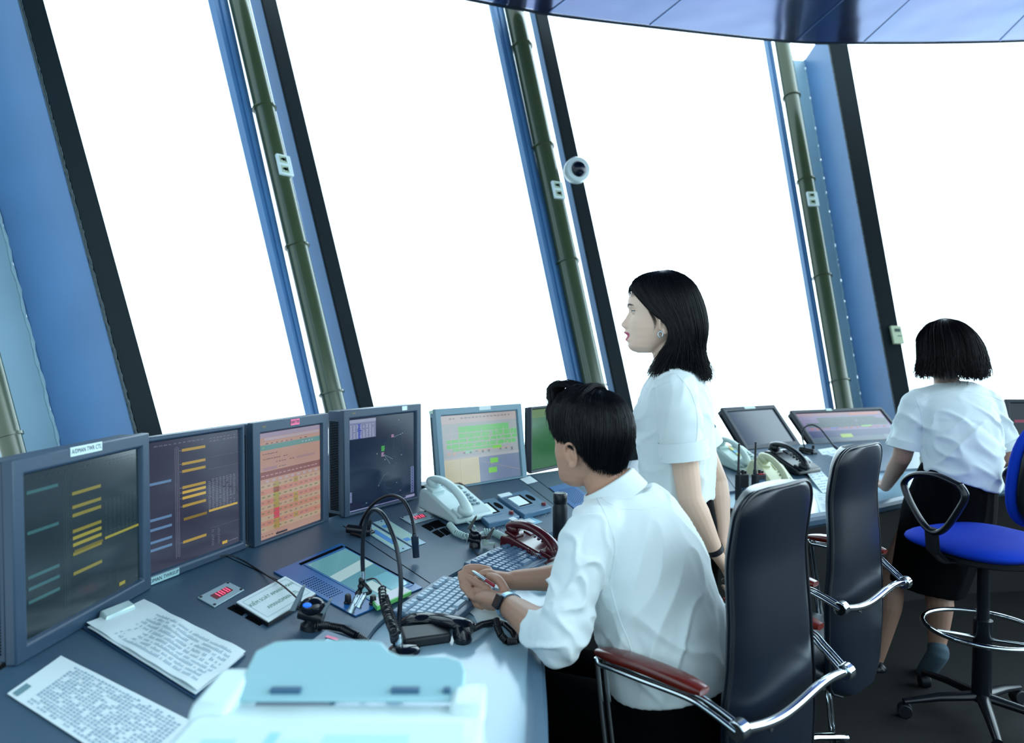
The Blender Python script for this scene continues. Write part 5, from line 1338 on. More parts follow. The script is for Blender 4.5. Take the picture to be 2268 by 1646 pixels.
skin_w = mat('skin_pale', C(215, 196, 184), .5, 0, .05, 300, attr='Col', sss=.08)
skin_m = mat('skin_tan', C(150, 115, 95), .5, 0, .1, 300, attr='Col', sss=.05)
lid_m = mat('skin_lid', (SKL[0], SKL[1], SKL[2], 1), .5)
hair_m = mat('hair_black', C(5, 7, 12), .38, 0, spec=.28)
hair_b = mat('hair_brown_black', C(15, 9, 12), .42, 0, spec=.25)
shirt_m = mat('white_shirt', C(226, 238, 240), .82, 0, .12, 900, sheen=.15)
black_cloth = mat('black_cloth', C(4, 5, 8), .9, 0, .2, 500, spec=.08)
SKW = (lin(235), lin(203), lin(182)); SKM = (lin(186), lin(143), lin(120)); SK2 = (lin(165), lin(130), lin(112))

def headframe(o, face, pitch=0.0, roll=0.0):
    y = V(face).normalized(); x = y.cross(V((0, 0, 1))).normalized(); z = x.cross(y)
    M = Matrix(((x.x, y.x, z.x, o[0]), (x.y, y.y, z.y, o[1]), (x.z, y.z, z.z, o[2]), (0, 0, 0, 1)))
    return M @ Matrix.Rotation(radians(pitch), 4, 'X') @ Matrix.Rotation(radians(roll), 4, 'Y')
def face_tint(Hi, base, lips):
    def f(co):
        p = Hi @ co; r, g, b = base
        if p.z > -.09 and abs(p.x) < .09:
            if p.y > .078 and lips is not None:
                zz = p.z; ax = abs(p.x)
                up = -.0115 - .25 * ax if ax > .004 else -.0135; lo = -.0455 + .012 * (ax / .02) ** 2
                k = max(0, min(1, (up - zz) / .002)) * max(0, min(1, (zz - lo) / .002)) * max(0, min(1, (.024 - ax) / .003))
                r, g, b = [a * (1 - k) + c * k for a, c in zip((r, g, b), lips)]
            if p.y > .06:
                zc = .0625 + .004 * sin(max(0, min(1, (abs(p.x) - .012) / .036)) * pi) ; k = max(0, 1 - abs(p.z - zc) / .0042) * max(0, min(1, (abs(p.x) - .010) / .004)) * max(0, min(1, (.050 - abs(p.x)) / .010)); k = min(1, k * 1.4)
                r, g, b = [a * (1 - k) + c * k for a, c in zip((r, g, b), (.02, .018, .02))]
        return r, g, b
    return f
# ---------------------------------------------------------------- hair made of guide curves
def hair(root, H, guides, m_, n=2200, seg=12, rad=.0011, jit=.004, lenjit=.10, seed=1, shell=True, name='hair', mirror=True, flick=.0, shin=.97, shcut=.12):
    """guides: list of point lists (left side, x<0) from root to tip, ordered from the face edge to the nape"""
    G = [resample(spline([V(p) for p in g], 6), seg + 1) for g in guides]
    def at(a, k):
        f = a * (len(G) - 1); i = min(int(f), len(G) - 2); u = f - i
        p0 = G[max(i - 1, 0)][k]; p1 = G[i][k]; p2 = G[i + 1][k]; p3 = G[min(i + 2, len(G) - 1)][k]
        return 0.5 * ((2 * p1) + (p2 - p0) * u + (2 * p0 - 5 * p1 + 4 * p2 - p3) * u * u + (3 * p1 - p0 - 3 * p2 + p3) * u ** 3)
    rnd = random.Random(seed); mb = MB()
    sides = (1, -1) if mirror else (1,)
    if shell:
        for s in sides:
            N = 28; rg = []
            for i in range(N + 1):
                a = i / N; row = []
                for k in range(seg + 1 - max(1, int(seg * shcut))):
                    p = at(a, k); q = V((p.x * shin, p.y * shin, p.z - .002)); row.append(H @ V((s * q.x, q.y, q.z)))
                rg.append(row)
            mb.rings(rg, cap=False, closed=False)
    for _ in range(n):
        s = rnd.choice(sides); a = rnd.random(); L = 1 - rnd.random() ** 2 * lenjit; ph = rnd.uniform(0, 6.28); j = V((rnd.gauss(0, 1), rnd.gauss(0, 1), rnd.gauss(0, 1))) * jit; fx = V((rnd.gauss(0, 1), rnd.gauss(0, 1), rnd.gauss(0, .5))) * flick
        pts = []; rr = []
        da = rnd.gauss(0, .02)
        for k in range(seg + 1):
            u = k / seg * L; kk = u * seg; i = min(int(kk), seg - 1); w_ = kk - i
            aa = max(0, min(1, a + da * u))
            p = at(aa, i).lerp(at(aa, i + 1), w_)
            p = p + j * (.25 + .75 * u) + fx * max(0, u - .7) * 3
            pts.append(H @ V((s * p.x, p.y, p.z))); rr.append(rad * (1.0 - .75 * max(0, (u - .6) / .4)))
        mb.tube(pts, rr, 3, cap=False)
    return mb.build(name, m_, root, smooth=180)

def folds(seed, amp, dirs, scale=(9, 9, 3)):
    """cloth folds: ridged noise stretched along a direction"""
    d = V(dirs).normalized(); e1 = d.orthogonal().normalized(); e2 = d.cross(e1)
    def f(co, n):
        p = V((co.dot(e1) * scale[0], co.dot(e2) * scale[1], co.dot(d) * scale[2] + seed))
        a = noise.noise(p); b = noise.noise(p * 2.1 + V((5, 1, 2)))
        return amp * (max(0, 1 - abs(a) * 3.6) ** 1.4 * 1.1 - .35 + b * .3)
    return f

# ================================================================ seated man
man = thing('person', 'seated man in a white shirt with rolled sleeves, hands clasped around a pen', 'person', (.42, 1.72, 0))
O = V((.196, 1.755, 1.190)); Hm = headframe(O, (-.66, .75, 0), -4, 0)
mb = head_mb(Hm, 60, 90, 1.06); ear_mb(mb, Hm, -1, .075); ear_mb(mb, Hm, 1, .075)
mL = V((-.62, -.78, 0)); mF = V((-.78, .62, 0))      # his left, his front
sp = [V((.405, 1.685, .56)), V((.385, 1.690, .68)), V((.362, 1.705, .79)), V((.325, 1.730, .93)), V((.288, 1.748, 1.03)), V((.268, 1.755, 1.085))]
nk = [V((.262, 1.757, 1.06)), V((.238, 1.758, 1.12)), V((.215, 1.757, 1.17)), V((.205, 1.757, 1.21))]
mb.tube(nk, [(.062, .062), (.056, .056), (.055, .055), (.05, .05)], 20)
mb.tube(spline(sp, 4), [(.115 if k < 12 else .115 - .008 * (k - 12), .145 if k < 12 else .145 - .0115 * (k - 12)) for k in range(21)], 24, up=tuple(mF))
def limb(mb, pts, rs, n=16, k=4): 
    q = spline(pts, k); m = len(q); out = []
    for i in range(m):
        u = i / (m - 1) * (len(rs) - 1); j = min(int(u), len(rs) - 2); out.append(rs[j] + (rs[j + 1] - rs[j]) * (u - j))
    d0 = (q[0] - q[1]).normalized(); d1 = (q[-1] - q[-2]).normalized(); a, b = out[0], out[-1]
    q = [q[0] + d0 * a * .95, q[0] + d0 * a * .8, q[0] + d0 * a * .5] + q + [q[-1] + d1 * b * .5, q[-1] + d1 * b * .8, q[-1] + d1 * b * .95]
    out = [a * .3, a * .6, a * .87] + out + [b * .87, b * .6, b * .3]
    mb.tube(q, out, n)
shL, elL, wrL = V((.185, 1.625, 1.035)), V((.098, 1.555, .815)), V((-.018, 1.800, .803))
shR, elR, wrR = V((.368, 1.862, 1.010)), V((.235, 2.03, .80)), V((.005, 1.955, .812))
limb(mb, [shL, shL.lerp(elL, .5), elL], [.05, .045, .040]); limb(mb, [elL, elL.lerp(wrL, .35) + V((-.004, -.006, 0)), elL.lerp(wrL, .75), wrL], [.041, .043, .033, .028])
limb(mb, [shR, shR.lerp(elR, .5), elR], [.05, .045, .04]); limb(mb, [elR, elR.lerp(wrR, .35), elR.lerp(wrR, .75), wrR], [.04, .041, .031, .027])
# near (left) hand: palm, wrapped fingers and thumb
def ptl(px, py, Y): return P(px, py, Y)
def blob(mb, a, b, r0, r1, up, n=16):
    a, b = V(a), V(b); pts = [a.lerp(b, k / 6) for k in range(7)]; rr = []
    for k in range(7):
        u = k / 6; rr.append((r0[0] + (r1[0] - r0[0]) * u, r0[1] + (r1[1] - r0[1]) * u))
    d = (b - a).normalized(); pts = [a - d * .022, a - d * .016, a - d * .008] + pts + [b + d * .006, b + d * .011]
    rr = [(r0[0] * .35, r0[1] * .35), (r0[0] * .65, r0[1] * .65), (r0[0] * .88, r0[1] * .88)] + rr + [(r1[0] * .8, r1[1] * .85), (r1[0] * .45, r1[1] * .5)]
    mb.tube(pts, rr, n, up=up)
blob(mb, wrL, ptl(1077, 1322, 1.872), (.024, .031), (.019, .040), (0, .2, 1)); blob(mb, wrL.lerp(ptl(1085, 1320, 1.87), .4), ptl(1090, 1336, 1.855), (.022, .034), (.02, .036), (0, .2, 1))
def fing(mb, pts, r0=.0092, r1=.0072): limb(mb, [ptl(*p) for p in pts], [r0, r0 * .98, r0 * .92, r1], 12, 5)
fing(mb, [(1120, 1310, 1.85), (1107, 1288, 1.865), (1096, 1279, 1.885), (1083, 1276, 1.90)], .0125, .0095)         # thumb
fing(mb, [(1080, 1304, 1.875), (1058, 1292, 1.89), (1038, 1280, 1.905), (1020, 1271, 1.92)], .0110, .0088)
fing(mb, [(1070, 1316, 1.87), (1052, 1310, 1.89), (1040, 1306, 1.93), (1046, 1300, 1.96)], .010)
fing(mb, [(1068, 1330, 1.865), (1054, 1326, 1.885), (1044, 1320, 1.93), (1050, 1310, 1.96)], .0098)
fing(mb, [(1068, 1344, 1.86), (1056, 1340, 1.88), (1050, 1332, 1.92), (1056, 1322, 1.95)], .009)
# far (right) hand
blob(mb, wrR, ptl(1068, 1274, 1.955), (.020, .029), (.018, .034), (0, .3, 1))
fing(mb, [(1082, 1262, 1.95), (1055, 1257, 1.94), (1033, 1259, 1.93), (1028, 1270, 1.915)], .0105)
fing(mb, [(1072, 1270, 1.945), (1040, 1268, 1.93), (1020, 1280, 1.91), (1040, 1301, 1.895)], .0098)
fing(mb, [(1064, 1278, 1.94), (1034, 1281, 1.92), (1024, 1298, 1.90), (1046, 1321, 1.885)], .0096)
fing(mb, [(1060, 1290, 1.93), (1038, 1298, 1.91), (1036, 1314, 1.89), (1056, 1330, 1.875)], .0088)
fing(mb, [(1100, 1276, 1.95), (1085, 1268, 1.93), (1070, 1270, 1.915), (1056, 1278, 1.91)], .0105)
# hips and legs down to the floor (under the desk)
for s in (-1, 1):
    hp_ = sp[0] - mL * (s * .085) + V((0, 0, -.01)); kn = hp_ + mF * .40 + V((0, 0, -.02)); an = kn + mF * .04 + V((0, 0, -.40))
    limb(mb, [hp_, hp_.lerp(kn, .5), kn], [.085, .075, .058]); limb(mb, [kn, kn.lerp(an, .35), an], [.056, .055, .036]); limb(mb, [an, an + mF * .1 - V((0, 0, .05)), an + mF * .19 - V((0, 0, .07))], [.038, .036, .028])
me = organic(mb, .003, 3); Hmi = Hm.inverted(); hands_c = V((-.04, 1.9, .82))
colour(me, lambda co: (SKM[0] * 1.12, SKM[1] * 1.1, SKM[2] * 1.08) if co.z > 1.0 else SKM)
place_mesh('body', me, skin_m, man)
# shirt
mb = MB()
rr = [(.140, .165), (.150, .170), (.152, .176), (.138, .180), (.108, .170), (.075, .115)]
q = spline(sp, 6); R_ = []
for i in range(len(q)):
    u = i / (len(q) - 1) * 5; j = min(int(u), 4); R_.append(tuple(rr[j][k] + (rr[j + 1][k] - rr[j][k]) * (u - j) for k in (0, 1)))
q0i = 5
mb.tube(q[q0i:], R_[q0i:], 40, up=tuple(mF))
for sh in (shL, shR): mb.ell(sh + V((.0, .0, -.012)), (.062, .062, .060), None, 24, 14)
mb.tube([shL + V((0, 0, .006)), V((.268, 1.752, 1.052)), shR + V((0, 0, .0))], [(.050, .062), (.066, .082), (.050, .062)], 24, up=(0, 0, 1))
limb(mb, [shL, shL.lerp(elL, .35) + V((-.003, -.004, 0)), shL.lerp(elL, .7) + V((.004, .0, 0)), elL + V((.004, -.002, .004)), elL.lerp(wrL, .13) + V((0, 0, .004))], [.063, .062, .059, .060, .052], 32, 6)
mb.tube([elL.lerp(wrL, .02), elL.lerp(wrL, .06), elL.lerp(wrL, .22), elL.lerp(wrL, .25)], [.052, .059, .056, .050], 28)
limb(mb, [shR, shR.lerp(elR, .5), elR, elR.lerp(wrR, .2)], [.066, .062, .062, .056], 28, 6)
mb.tube([elR.lerp(wrR, .12), elR.lerp(wrR, .15), elR.lerp(wrR, .34), elR.lerp(wrR, .36)], [.054, .06, .058, .054], 28)
me = organic(mb, .0042, 8)
f1 = folds(1.3, .011, (.35, .1, 1), (11, 11, 2.2)); f2 = folds(7.7, .012, (-.9, .3, .55), (13, 13, 3)); f3 = folds(3.1, .012, (.1, -.9, .35), (18, 18, 5))
def mf(co, n):
    w_arm = max(0, min(1, (.24 - co.x) / .07)); low = max(0, min(1, (.92 - co.z) / .15))
    k = f1(co, n) * (1 - w_arm) * (.6 + .5 * low) + f2(co, n) * (1 - w_arm) * low * .8 + f3(co, n) * w_arm
    # long seam falling from the armpit
    return k * .9 * max(0, min(1, (co.z - .665) / .07))
displace(me, mf)
def seam(root, bv, pts, name='seam', r=.0013):
    out = []
    for p in resample(spline(pts, 6), 60):
        h = bv.ray_cast(CAMP, (p - CAMP).normalized())
        if h[0] is not None: out.append(h[0])
    if len(out) > 4: MB().tube(out, r, 6).build(name, shirt_m, root)
bv = bvh_of(me)
place_mesh('shirt', me, shirt_m, man)
seam(man, bv, [P(1318, 1095, 1.7), P(1345, 1150, 1.7), P(1362, 1215, 1.7), P(1352, 1290, 1.7)], 'sleeve_seam')
seam(man, bv, [P(1352, 1300, 1.7), P(1372, 1370, 1.7), P(1395, 1430, 1.7), P(1412, 1490, 1.7)], 'side_seam')
seam(man, bv, [P(1325, 1098, 1.7), P(1370, 1125, 1.7), P(1430, 1128, 1.7), P(1480, 1118, 1.7)], 'yoke_seam')
# collar
ring = []; ctr = V((.250, 1.757, 1.095)); ax = (nk[2] - nk[0]).normalized(); Mc = frame(ctr, mF - ax * mF.dot(ax), ax)
rg = []
for zz, r_ in ((-.010, .079), (.018, .070), (.030, .068), (.031, .0645), (.012, .066), (-.010, .072)):
    rg.append([Mc @ V((r_ * 1.03 * cos(a), r_ * sin(a), zz - .014 * cos(a))) for a in [2 * pi * k / 40 for k in range(40)]])
rg.append(rg[0]); MB().rings(rg, cap=False).build('collar', shirt_m, man)
rg = []
for zz, r_ in ((.029, .070), (.010, .077), (-.018, .088), (-.020, .085), (.008, .073), (.026, .067)):
    rg.append([Mc @ V((r_ * 1.03 * cos(a), r_ * sin(a), zz - .014 * cos(a))) for a in [pi * .25 + 1.5 * pi * k / 40 for k in range(41)]])
rg.append(rg[0]); MB().rings(rg, cap=False, closed=False).build('collar_fall', shirt_m, man)
# side seam running down from the armpit
# trousers
mb = MB(); mb.tube([sp[0] - V((0, 0, .05)), sp[0], sp[1], sp[1] + V((-.003, 0, .03))], [(.12, .15), (.135, .168), (.138, .168), (.13, .162)], 28, up=tuple(mF))
for s in (-1, 1):
    hp_ = sp[0] - mL * (s * .085) + V((0, 0, -.01)); kn = hp_ + mF * .40 + V((0, 0, -.02)); an = kn + mF * .04 + V((0, 0, -.40))
    limb(mb, [hp_, hp_.lerp(kn, .5), kn], [.098, .088, .072]); limb(mb, [kn, kn.lerp(an, .35), an], [.072, .066, .056])
place_mesh('trousers', organic(mb, .008, 4), black_cloth, man)
for s in (-1, 1):
    hp_ = sp[0] - mL * (s * .085) + V((0, 0, -.01)); kn = hp_ + mF * .40 + V((0, 0, -.02)); an = kn + mF * .04 + V((0, 0, -.40)); an.z = .07
    mb = MB(); mb.tube(spline([an - mF * .04 - V((0, 0, .01)), an + mF * .03 - V((0, 0, .0)), an + mF * .12 - V((0, 0, .025)), an + mF * .21 - V((0, 0, .035))], 5), [(.045, .04)] * 6 + [(.042, .045)] * 5 + [(.03, .046)] * 4 + [(.02, .03)], 18, up=(0, 0, 1)); mb.build('shoe', blackp, man)
# watch
wd = (elL - wrL).normalized(); wc = wrL.lerp(elL, .10); Mw = frame(wc, wd, V((0, -.5, 1)))      # local x along the forearm
band = MB(); rg = []
for k in range(41):
    a = 2 * pi * k / 40; rr0, rr1 = .0315, .0345
    rg.append([Mw @ V((x, r_ * cos(a), r_ * sin(a))) for x, r_ in ((-.010, rr0), (-.010, rr1), (.010, rr1), (.010, rr0))])
band.rings(rg, cap=False).build('watch_band', mat('watch_band', C(130, 175, 205), .3, .4), man)
to = (P(1120, 1355, 1.6) - wc); to = to - wd * to.dot(wd); to.normalize(); Mf = frame(wc + to * .036, wd, to)
w1 = MB().box((0, 0, 0), (.030, .036, .010), Mf).build('watch_case', mat('watch_case', C(30, 38, 48), .3, .6), man, bevel=.003)
MB().box((0, 0, .0055), (.026, .032, .002), Mf).build('watch_face', mat('watch_face', C(6, 12, 22), .35), man, bevel=.001)
# pen in the clasped hands
a, b = P(1046, 1265, 1.89), P(1095, 1298, 1.835); d = b - a
pen = MB(); pen.tube([a, a + d * .1, a + d * .62], [.0015, .0042, .0045], 12); o = solo(pen, 'pen', silver, 'silver pen with a dark red end held in the seated man\'s hands', 'pen')
pe = MB(); pe.tube([a + d * .62 - o.location, a + d * .98 - o.location, b - o.location], [.0046, .0046, .003], 12); pm = pe.build('pen_end', mat('pen_red', C(150, 30, 45), .25), o, world=False); tag(pm, 'dark red pen end')
# hair: short, parted and swept up
# local coordinates: x<0 left, y forward
W_ = 1.12
gm = [
 [(.002, .040, .158), (-.018, .070, .158), (-.028, .098, .140), (-.042, .104, .118), (-.054, .092, .104), (-.062, .078, .098)],
 [(.002, .015, .166), (-.036, .040, .162), (-.062, .058, .136), (-.074, .058, .104), (-.077, .050, .072), (-.078, .044, .048)],
 [(.002, -.005, .168), (-.045, .005, .158), (-.074, .014, .126), (-.083, .018, .085), (-.081, .016, .052), (-.079, .014, .036)],
 [(.002, -.020, .166), (-.045, -.030, .154), (-.074, -.032, .118), (-.084, -.032, .072), (-.081, -.034, .030), (-.077, -.034, .008)],
 [(.002, -.035, .163), (-.038, -.060, .146), (-.062, -.076, .108), (-.070, -.080, .060), (-.066, -.070, .015), (-.058, -.056, -.028)],
 [(.002, -.040, .162), (-.018, -.078, .142), (-.028, -.104, .100), (-.030, -.106, .050), (-.030, -.090, .005), (-.026, -.070, -.040)],
 [(.002, -.040, .162), (.0, -.080, .142), (.0, -.108, .100), (.0, -.110, .050), (.0, -.094, .005), (.0, -.074, -.042)]]
hair(man, Hm, gm, hair_m, n=5200, seg=9, rad=.0012, jit=.0028, lenjit=.12, seed=4, flick=.002, shin=.965)
# raised quiff on top, combed over from the parting
qf = [[(.026 - .011 * k, .010 + .003 * k, .160), (.018 - .013 * k, .036 + .003 * k, .176), (.006 - .014 * k, .062, .182), (-.008 - .013 * k, .084 - .002 * k, .170), (-.018 - .011 * k, .094 - .005 * k, .146), (-.024 - .010 * k, .092 - .006 * k, .126)] for k in range(5)]
hair(man, Hm, qf, hair_m, n=900, seg=9, rad=.0014, jit=.004, lenjit=.2, seed=8, flick=.003, name='hair_quiff', mirror=False, shin=.985)
qf = [[(.036, -.030 + .016 * k, .160), (.020, -.034 + .016 * k, .169), (-.010, -.036 + .017 * k, .173), (-.042, -.034 + .018 * k, .159), (-.070, -.028 + .018 * k, .132)] for k in range(5)]
hair(man, Hm, qf, hair_m, n=1100, seg=9, rad=.0013, jit=.003, lenjit=.3, seed=9, flick=.003, name='hair_top', mirror=False, shin=.985)

# ================================================================ standing woman
wom = thing('person', 'standing woman in profile with shoulder length black hair, hands behind her back', 'person', (.53, 2.16, 0))
O = V((.4460, 2.136, 1.520)); Hw = headframe(O, (-.985, .17, 0), 0, 0)
fb = V((-.95, .31, 0)).normalized(); lf = V((-fb.y, fb.x, 0))   # her left points to the camera
if lf.y > 0: lf = -lf
mb = head_mb(Hw); ear_mb(mb, Hw, -1, .068); ear_mb(mb, Hw, 1, .068)
ws = [V((.508, 2.16, .78)), V((.508, 2.158, .90)), V((.503, 2.155, 1.03)), V((.497, 2.15, 1.16)), V((.492, 2.148, 1.27)), V((.492, 2.146, 1.35)), V((.488, 2.144, 1.395))]
wr_ = [(.100, .135), (.105, .140), (.082, .115), (.098, .130), (.100, .145), (.072, .150), (.05, .07)]
def swept(mb, sp, rr, up, n=32, k=6, grow=(0, 0), i0=0, i1=None):
    q = spline(sp, k); R_ = []
    for i in range(len(q)):
        u = i / (len(q) - 1) * (len(rr) - 1); j = min(int(u), len(rr) - 2); R_.append(tuple(rr[j][c] + (rr[j + 1][c] - rr[j][c]) * (u - j) + grow[c] for c in (0, 1)))
    mb.tube(q[i0:i1], R_[i0:i1], n, up=tuple(up))
swept(mb, ws, wr_, fb)
limb(mb, [V((.490, 2.144, 1.37)), V((.476, 2.142, 1.42)), V((.464, 2.140, 1.465)), V((.455, 2.138, 1.50))], [.054, .047, .046, .046])
wshL, welL, wwrL = V((.462, 2.005, 1.335)), V((.500, 1.990, 1.035)), V((.584, 2.025, .872))
wshR, welR, wwrR = V((.522, 2.275, 1.335)), V((.665, 2.290, 1.02)), V((.645, 2.165, .860))
limb(mb, [wshL, wshL.lerp(welL, .5), welL], [.046, .040, .034]); limb(mb, [welL, welL.lerp(wwrL, .3), welL.lerp(wwrL, .75), wwrL], [.034, .036, .027, .022])
limb(mb, [wshR, wshR.lerp(welR, .5), welR], [.046, .040, .034]); limb(mb, [welR, welR.lerp(wwrR, .3), welR.lerp(wwrR, .75), wwrR], [.034, .036, .027, .022])
# her left hand over the right behind her back
hL = P(1607, 1258, 2.07); hR = P(1614, 1264, 2.11)
blob(mb, wwrL, hL, (.020, .024), (.015, .032), (1, 0, .4)); blob(mb, wwrR, hR, (.020, .024), (.016, .032), (1, 0, .4))
for k in range(4):
    a = hL + V((.008, .014 * (k - 1.5) * .6, -.006 - .004 * k)); fing_pts = [a, a + V((.014, .012, -.018)), a + V((.014, .034, -.034)), a + V((.004, .05, -.040))]
    limb(mb, fing_pts, [.0088, .0085, .008, .0065], 10, 4)
limb(mb, [hL + V((-.012, -.01, .01)), hL + V((-.004, -.022, -.01)), hL + V((.004, -.02, -.03))], [.011, .010, .008], 10, 4)
for k in range(4):
    a = hR + V((.006, -.012 + .010 * k, -.012)); limb(mb, [a, a + V((-.004, -.016, -.022)), a + V((-.016, -.03, -.034)), a + V((-.028, -.036, -.030))], [.0086, .0084, .008, .0065], 10, 4)
for s in (-1, 1):
    a = ws[0] + lf * (s * .085); kn = a + V((0, 0, -.30)); an = a + V((.01, 0, -.70)); limb(mb, [a, kn, kn + V((.012, 0, -.12)), an], [.085, .058, .052, .032]); limb(mb, [an, an + fb * .08 + V((0, 0, -.03)), an + fb * .17 + V((0, 0, -.055))], [.034, .032, .022])
me = organic(mb, .0027, 2, .4); Hwi = Hw.inverted()
ft = face_tint(Hwi, SKW, (lin(196), lin(80), lin(112)))
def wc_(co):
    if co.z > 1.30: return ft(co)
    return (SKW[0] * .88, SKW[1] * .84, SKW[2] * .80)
colour(me, wc_); bvw = bvh_of(me); place_mesh('body', me, skin_w, wom)
for sd in (-1, 1):
    br = []
    for k in range(12):
        u = k / 11; x = sd * (.011 + .038 * u); z = .0600 + .0075 * sin(u * 2.2) - .003 * u
        h = bvw.ray_cast(Hw @ V((x, .2, z)), Hw.to_3x3() @ V((0, -1, 0)))
        if h[0] is not None: br.append(h[0])
    if len(br) > 3: MB().tube(br, [(.0008, .0022 * (1 - .75 * k / len(br))) for k in range(len(br))], 8, up=tuple(Hw.to_3x3() @ V((0, 1, 0)))).build('eyebrow', mat('brow', C(66, 56, 56), .9, spec=.1), wom)
eyes(Hw, wom, mat('eye_white', C(205, 208, 205), .4))
m1 = Hw @ V((0, .108, -.0255)); MB().box((0, .094, -.0262), (.022, .012, .0045), Hw).build('teeth', mat('teeth', C(232, 232, 228), .25), wom, bevel=.001)
# earring
Me = Hw @ Matrix.Translation(V((-.0745, .003, -.024))); MB().tube([Me @ V((0, .0065 * cos(a), .0085 * sin(a))) for a in [2 * pi * k / 24 for k in range(25)]], .0016, 8).build('earring', silver, wom)
# shirt
mb = MB()
swept(mb, ws, [(.120, .150), (.120, .150), (.110, .138), (.116, .145), (.114, .156), (.088, .156), (.058, .080)], fb, 40, 6, i0=11)
mb.ell(ws[4] + fb * .062 + V((0, 0, -.015)), (.075, .115, .075), Matrix.Identity(4), 20, 12) if False else None
Mb = frame(ws[4] + fb * .058 + V((0, 0, -.02)), lf, V((0, 0, 1)))
mb.ell((.055, 0, 0), (.062, .062, .062), Mb, 20, 12); mb.ell((-.055, 0, 0), (.062, .062, .062), Mb, 20, 12)
for sh, el, in ((wshL, welL), (wshR, welR)):
    mb.ell(sh + V((0, 0, -.002)), (.056, .056, .052), None, 22, 14)
    mb.tube(spline([sh + V((0, 0, .01)), sh.lerp(el, .25), sh.lerp(el, .50) + V((0, 0, 0)), sh.lerp(el, .62)], 5), [.054 + .013 * min(1, i / 12) for i in range(16)], 32)
mb.tube([wshL + V((0, 0, .015)), ws[5] + V((0, 0, .012)), wshR + V((0, 0, .015))], [(.040, .055), (.055, .068), (.040, .055)], 24, up=(0, 0, 1))
me = organic(mb, .005, 5)
g1 = folds(2.2, .008, (.1, .2, 1), (12, 12, 2.5)); g2 = folds(5.7, .007, (1, -.3, .5), (14, 14, 4))
displace(me, lambda co, n: g1(co, n) * (.5 + .8 * max(0, min(1, (1.2 - co.z) / .15))) + g2(co, n) * .7 + .001)
bv = bvh_of(me); place_mesh('shirt', me, shirt_m, wom)
seam(wom, bv, [P(1500, 830, 2.1), P(1530, 870, 2.1), P(1545, 930, 2.1), P(1540, 1000, 2.1)], 'sleeve_seam')
seam(wom, bv, [P(1445, 862, 2.1), P(1470, 850, 2.1), P(1496, 842, 2.1)], 'yoke_seam')
# sleeve cuff, shoulder loop, collar
for sh, el in ((wshL, welL), (wshR, welR)):
    c = sh.lerp(el, .60); axx = (el - sh).normalized(); Mx = frame(c, axx, lf); rg = []
    for x, r_ in ((-.040, .0675), (-.040, .0695), (.012, .0705), (.012, .067)): rg.append([Mx @ V((x, r_ * cos(a), r_ * sin(a))) for a in [2 * pi * k / 36 for k in range(36)]])
    rg.append(rg[0]); MB().rings(rg, cap=False).build('sleeve_hem', shirt_m, wom)
ax = V((-.25, -.02, .97)).normalized(); Mc = frame(V((.484, 2.143, 1.398)), fb, ax); rg = []
for zz, r_ in ((-.014, .066), (.022, .054), (.034, .053), (.034, .050), (.010, .052), (-.014, .060)): rg.append([Mc @ V((r_ * 1.05 * cos(a), r_ * sin(a), zz - .020 * cos(a))) for a in [2 * pi * k / 40 for k in range(40)]])
rg.append(rg[0]); MB().rings(rg, cap=False).build('collar', shirt_m, wom)
rg = []
for zz, r_ in ((.033, .0545), (.012, .062), (-.022, .076), (-.024, .073), (.010, .059), (.030, .052)): rg.append([Mc @ V((r_ * 1.05 * cos(a), r_ * sin(a), zz - .024 * cos(a) - (.016 if k in (0, 40) else 0))) for k, a in enumerate([.18 + (2 * pi - .36) * k / 40 for k in range(41)])])
rg.append(rg[0]); MB().rings(rg, cap=False, closed=False).build('collar_fall', shirt_m, wom)
rg = []
for k in range(9):
    c = wshL.lerp(ws[5] + lf * .065, k / 8); row = []
    for d_ in (-.017, .017):
        q_ = c + fb * d_ * (1 - .25 * k / 8); h = bv.ray_cast(V((q_.x, q_.y, 1.55)), V((0, 0, -1))); row.append(h[0] + V((0, 0, .0005)) if h[0] is not None else q_)
    rg.append([row[0], row[1], row[1] + V((0, 0, .0035)), row[0] + V((0, 0, .0035))])
MB().rings(rg).build('shoulder_loop', shirt_m, wom, smooth=30)
# skirt
mb = MB(); sk = [V((.50, 2.156, .40)), V((.505, 2.158, .60)), V((.508, 2.16, .80)), V((.508, 2.158, .92)), V((.503, 2.155, 1.035))]
swept(mb, sk, [(.110, .135), (.113, .145), (.118, .150), (.114, .148), (.096, .126)], fb, 36); me = organic(mb, .007, 3); displace(me, folds(4.2, .004, (0, 0, 1), (10, 10, 1.5))); place_mesh('skirt', me, black_cloth, wom)
# bracelet
wd = (welL - wwrL).normalized(); Mw = frame(wwrL.lerp(welL, .04), wd, V((0, -1, 0))); rg = []
for k in range(33):
    a = 2 * pi * k / 32; rg.append([Mw @ V((x, r_ * cos(a), r_ * sin(a))) for x, r_ in ((-.008, .0235), (-.008, .0262), (.008, .0262), (.008, .0235))])
MB().rings(rg, cap=False).build('wrist_strap', blackr, wom)
for s in (-1, 1):
    an = ws[0] + lf * (s * .085); an = V((an.x + .01, an.y, .055)); mb = MB(); mb.tube(spline([an - fb * .045, an + fb * .02, an + fb * .10 - V((0, 0, .02)), an + fb * .19 - V((0, 0, .03))], 4), [(.035, .034)] * 7 + [(.028, .036)] * 4 + [(.016, .028)] * 2, 16, up=(0, 0, 1)); mb.build('shoe', blackp, wom)
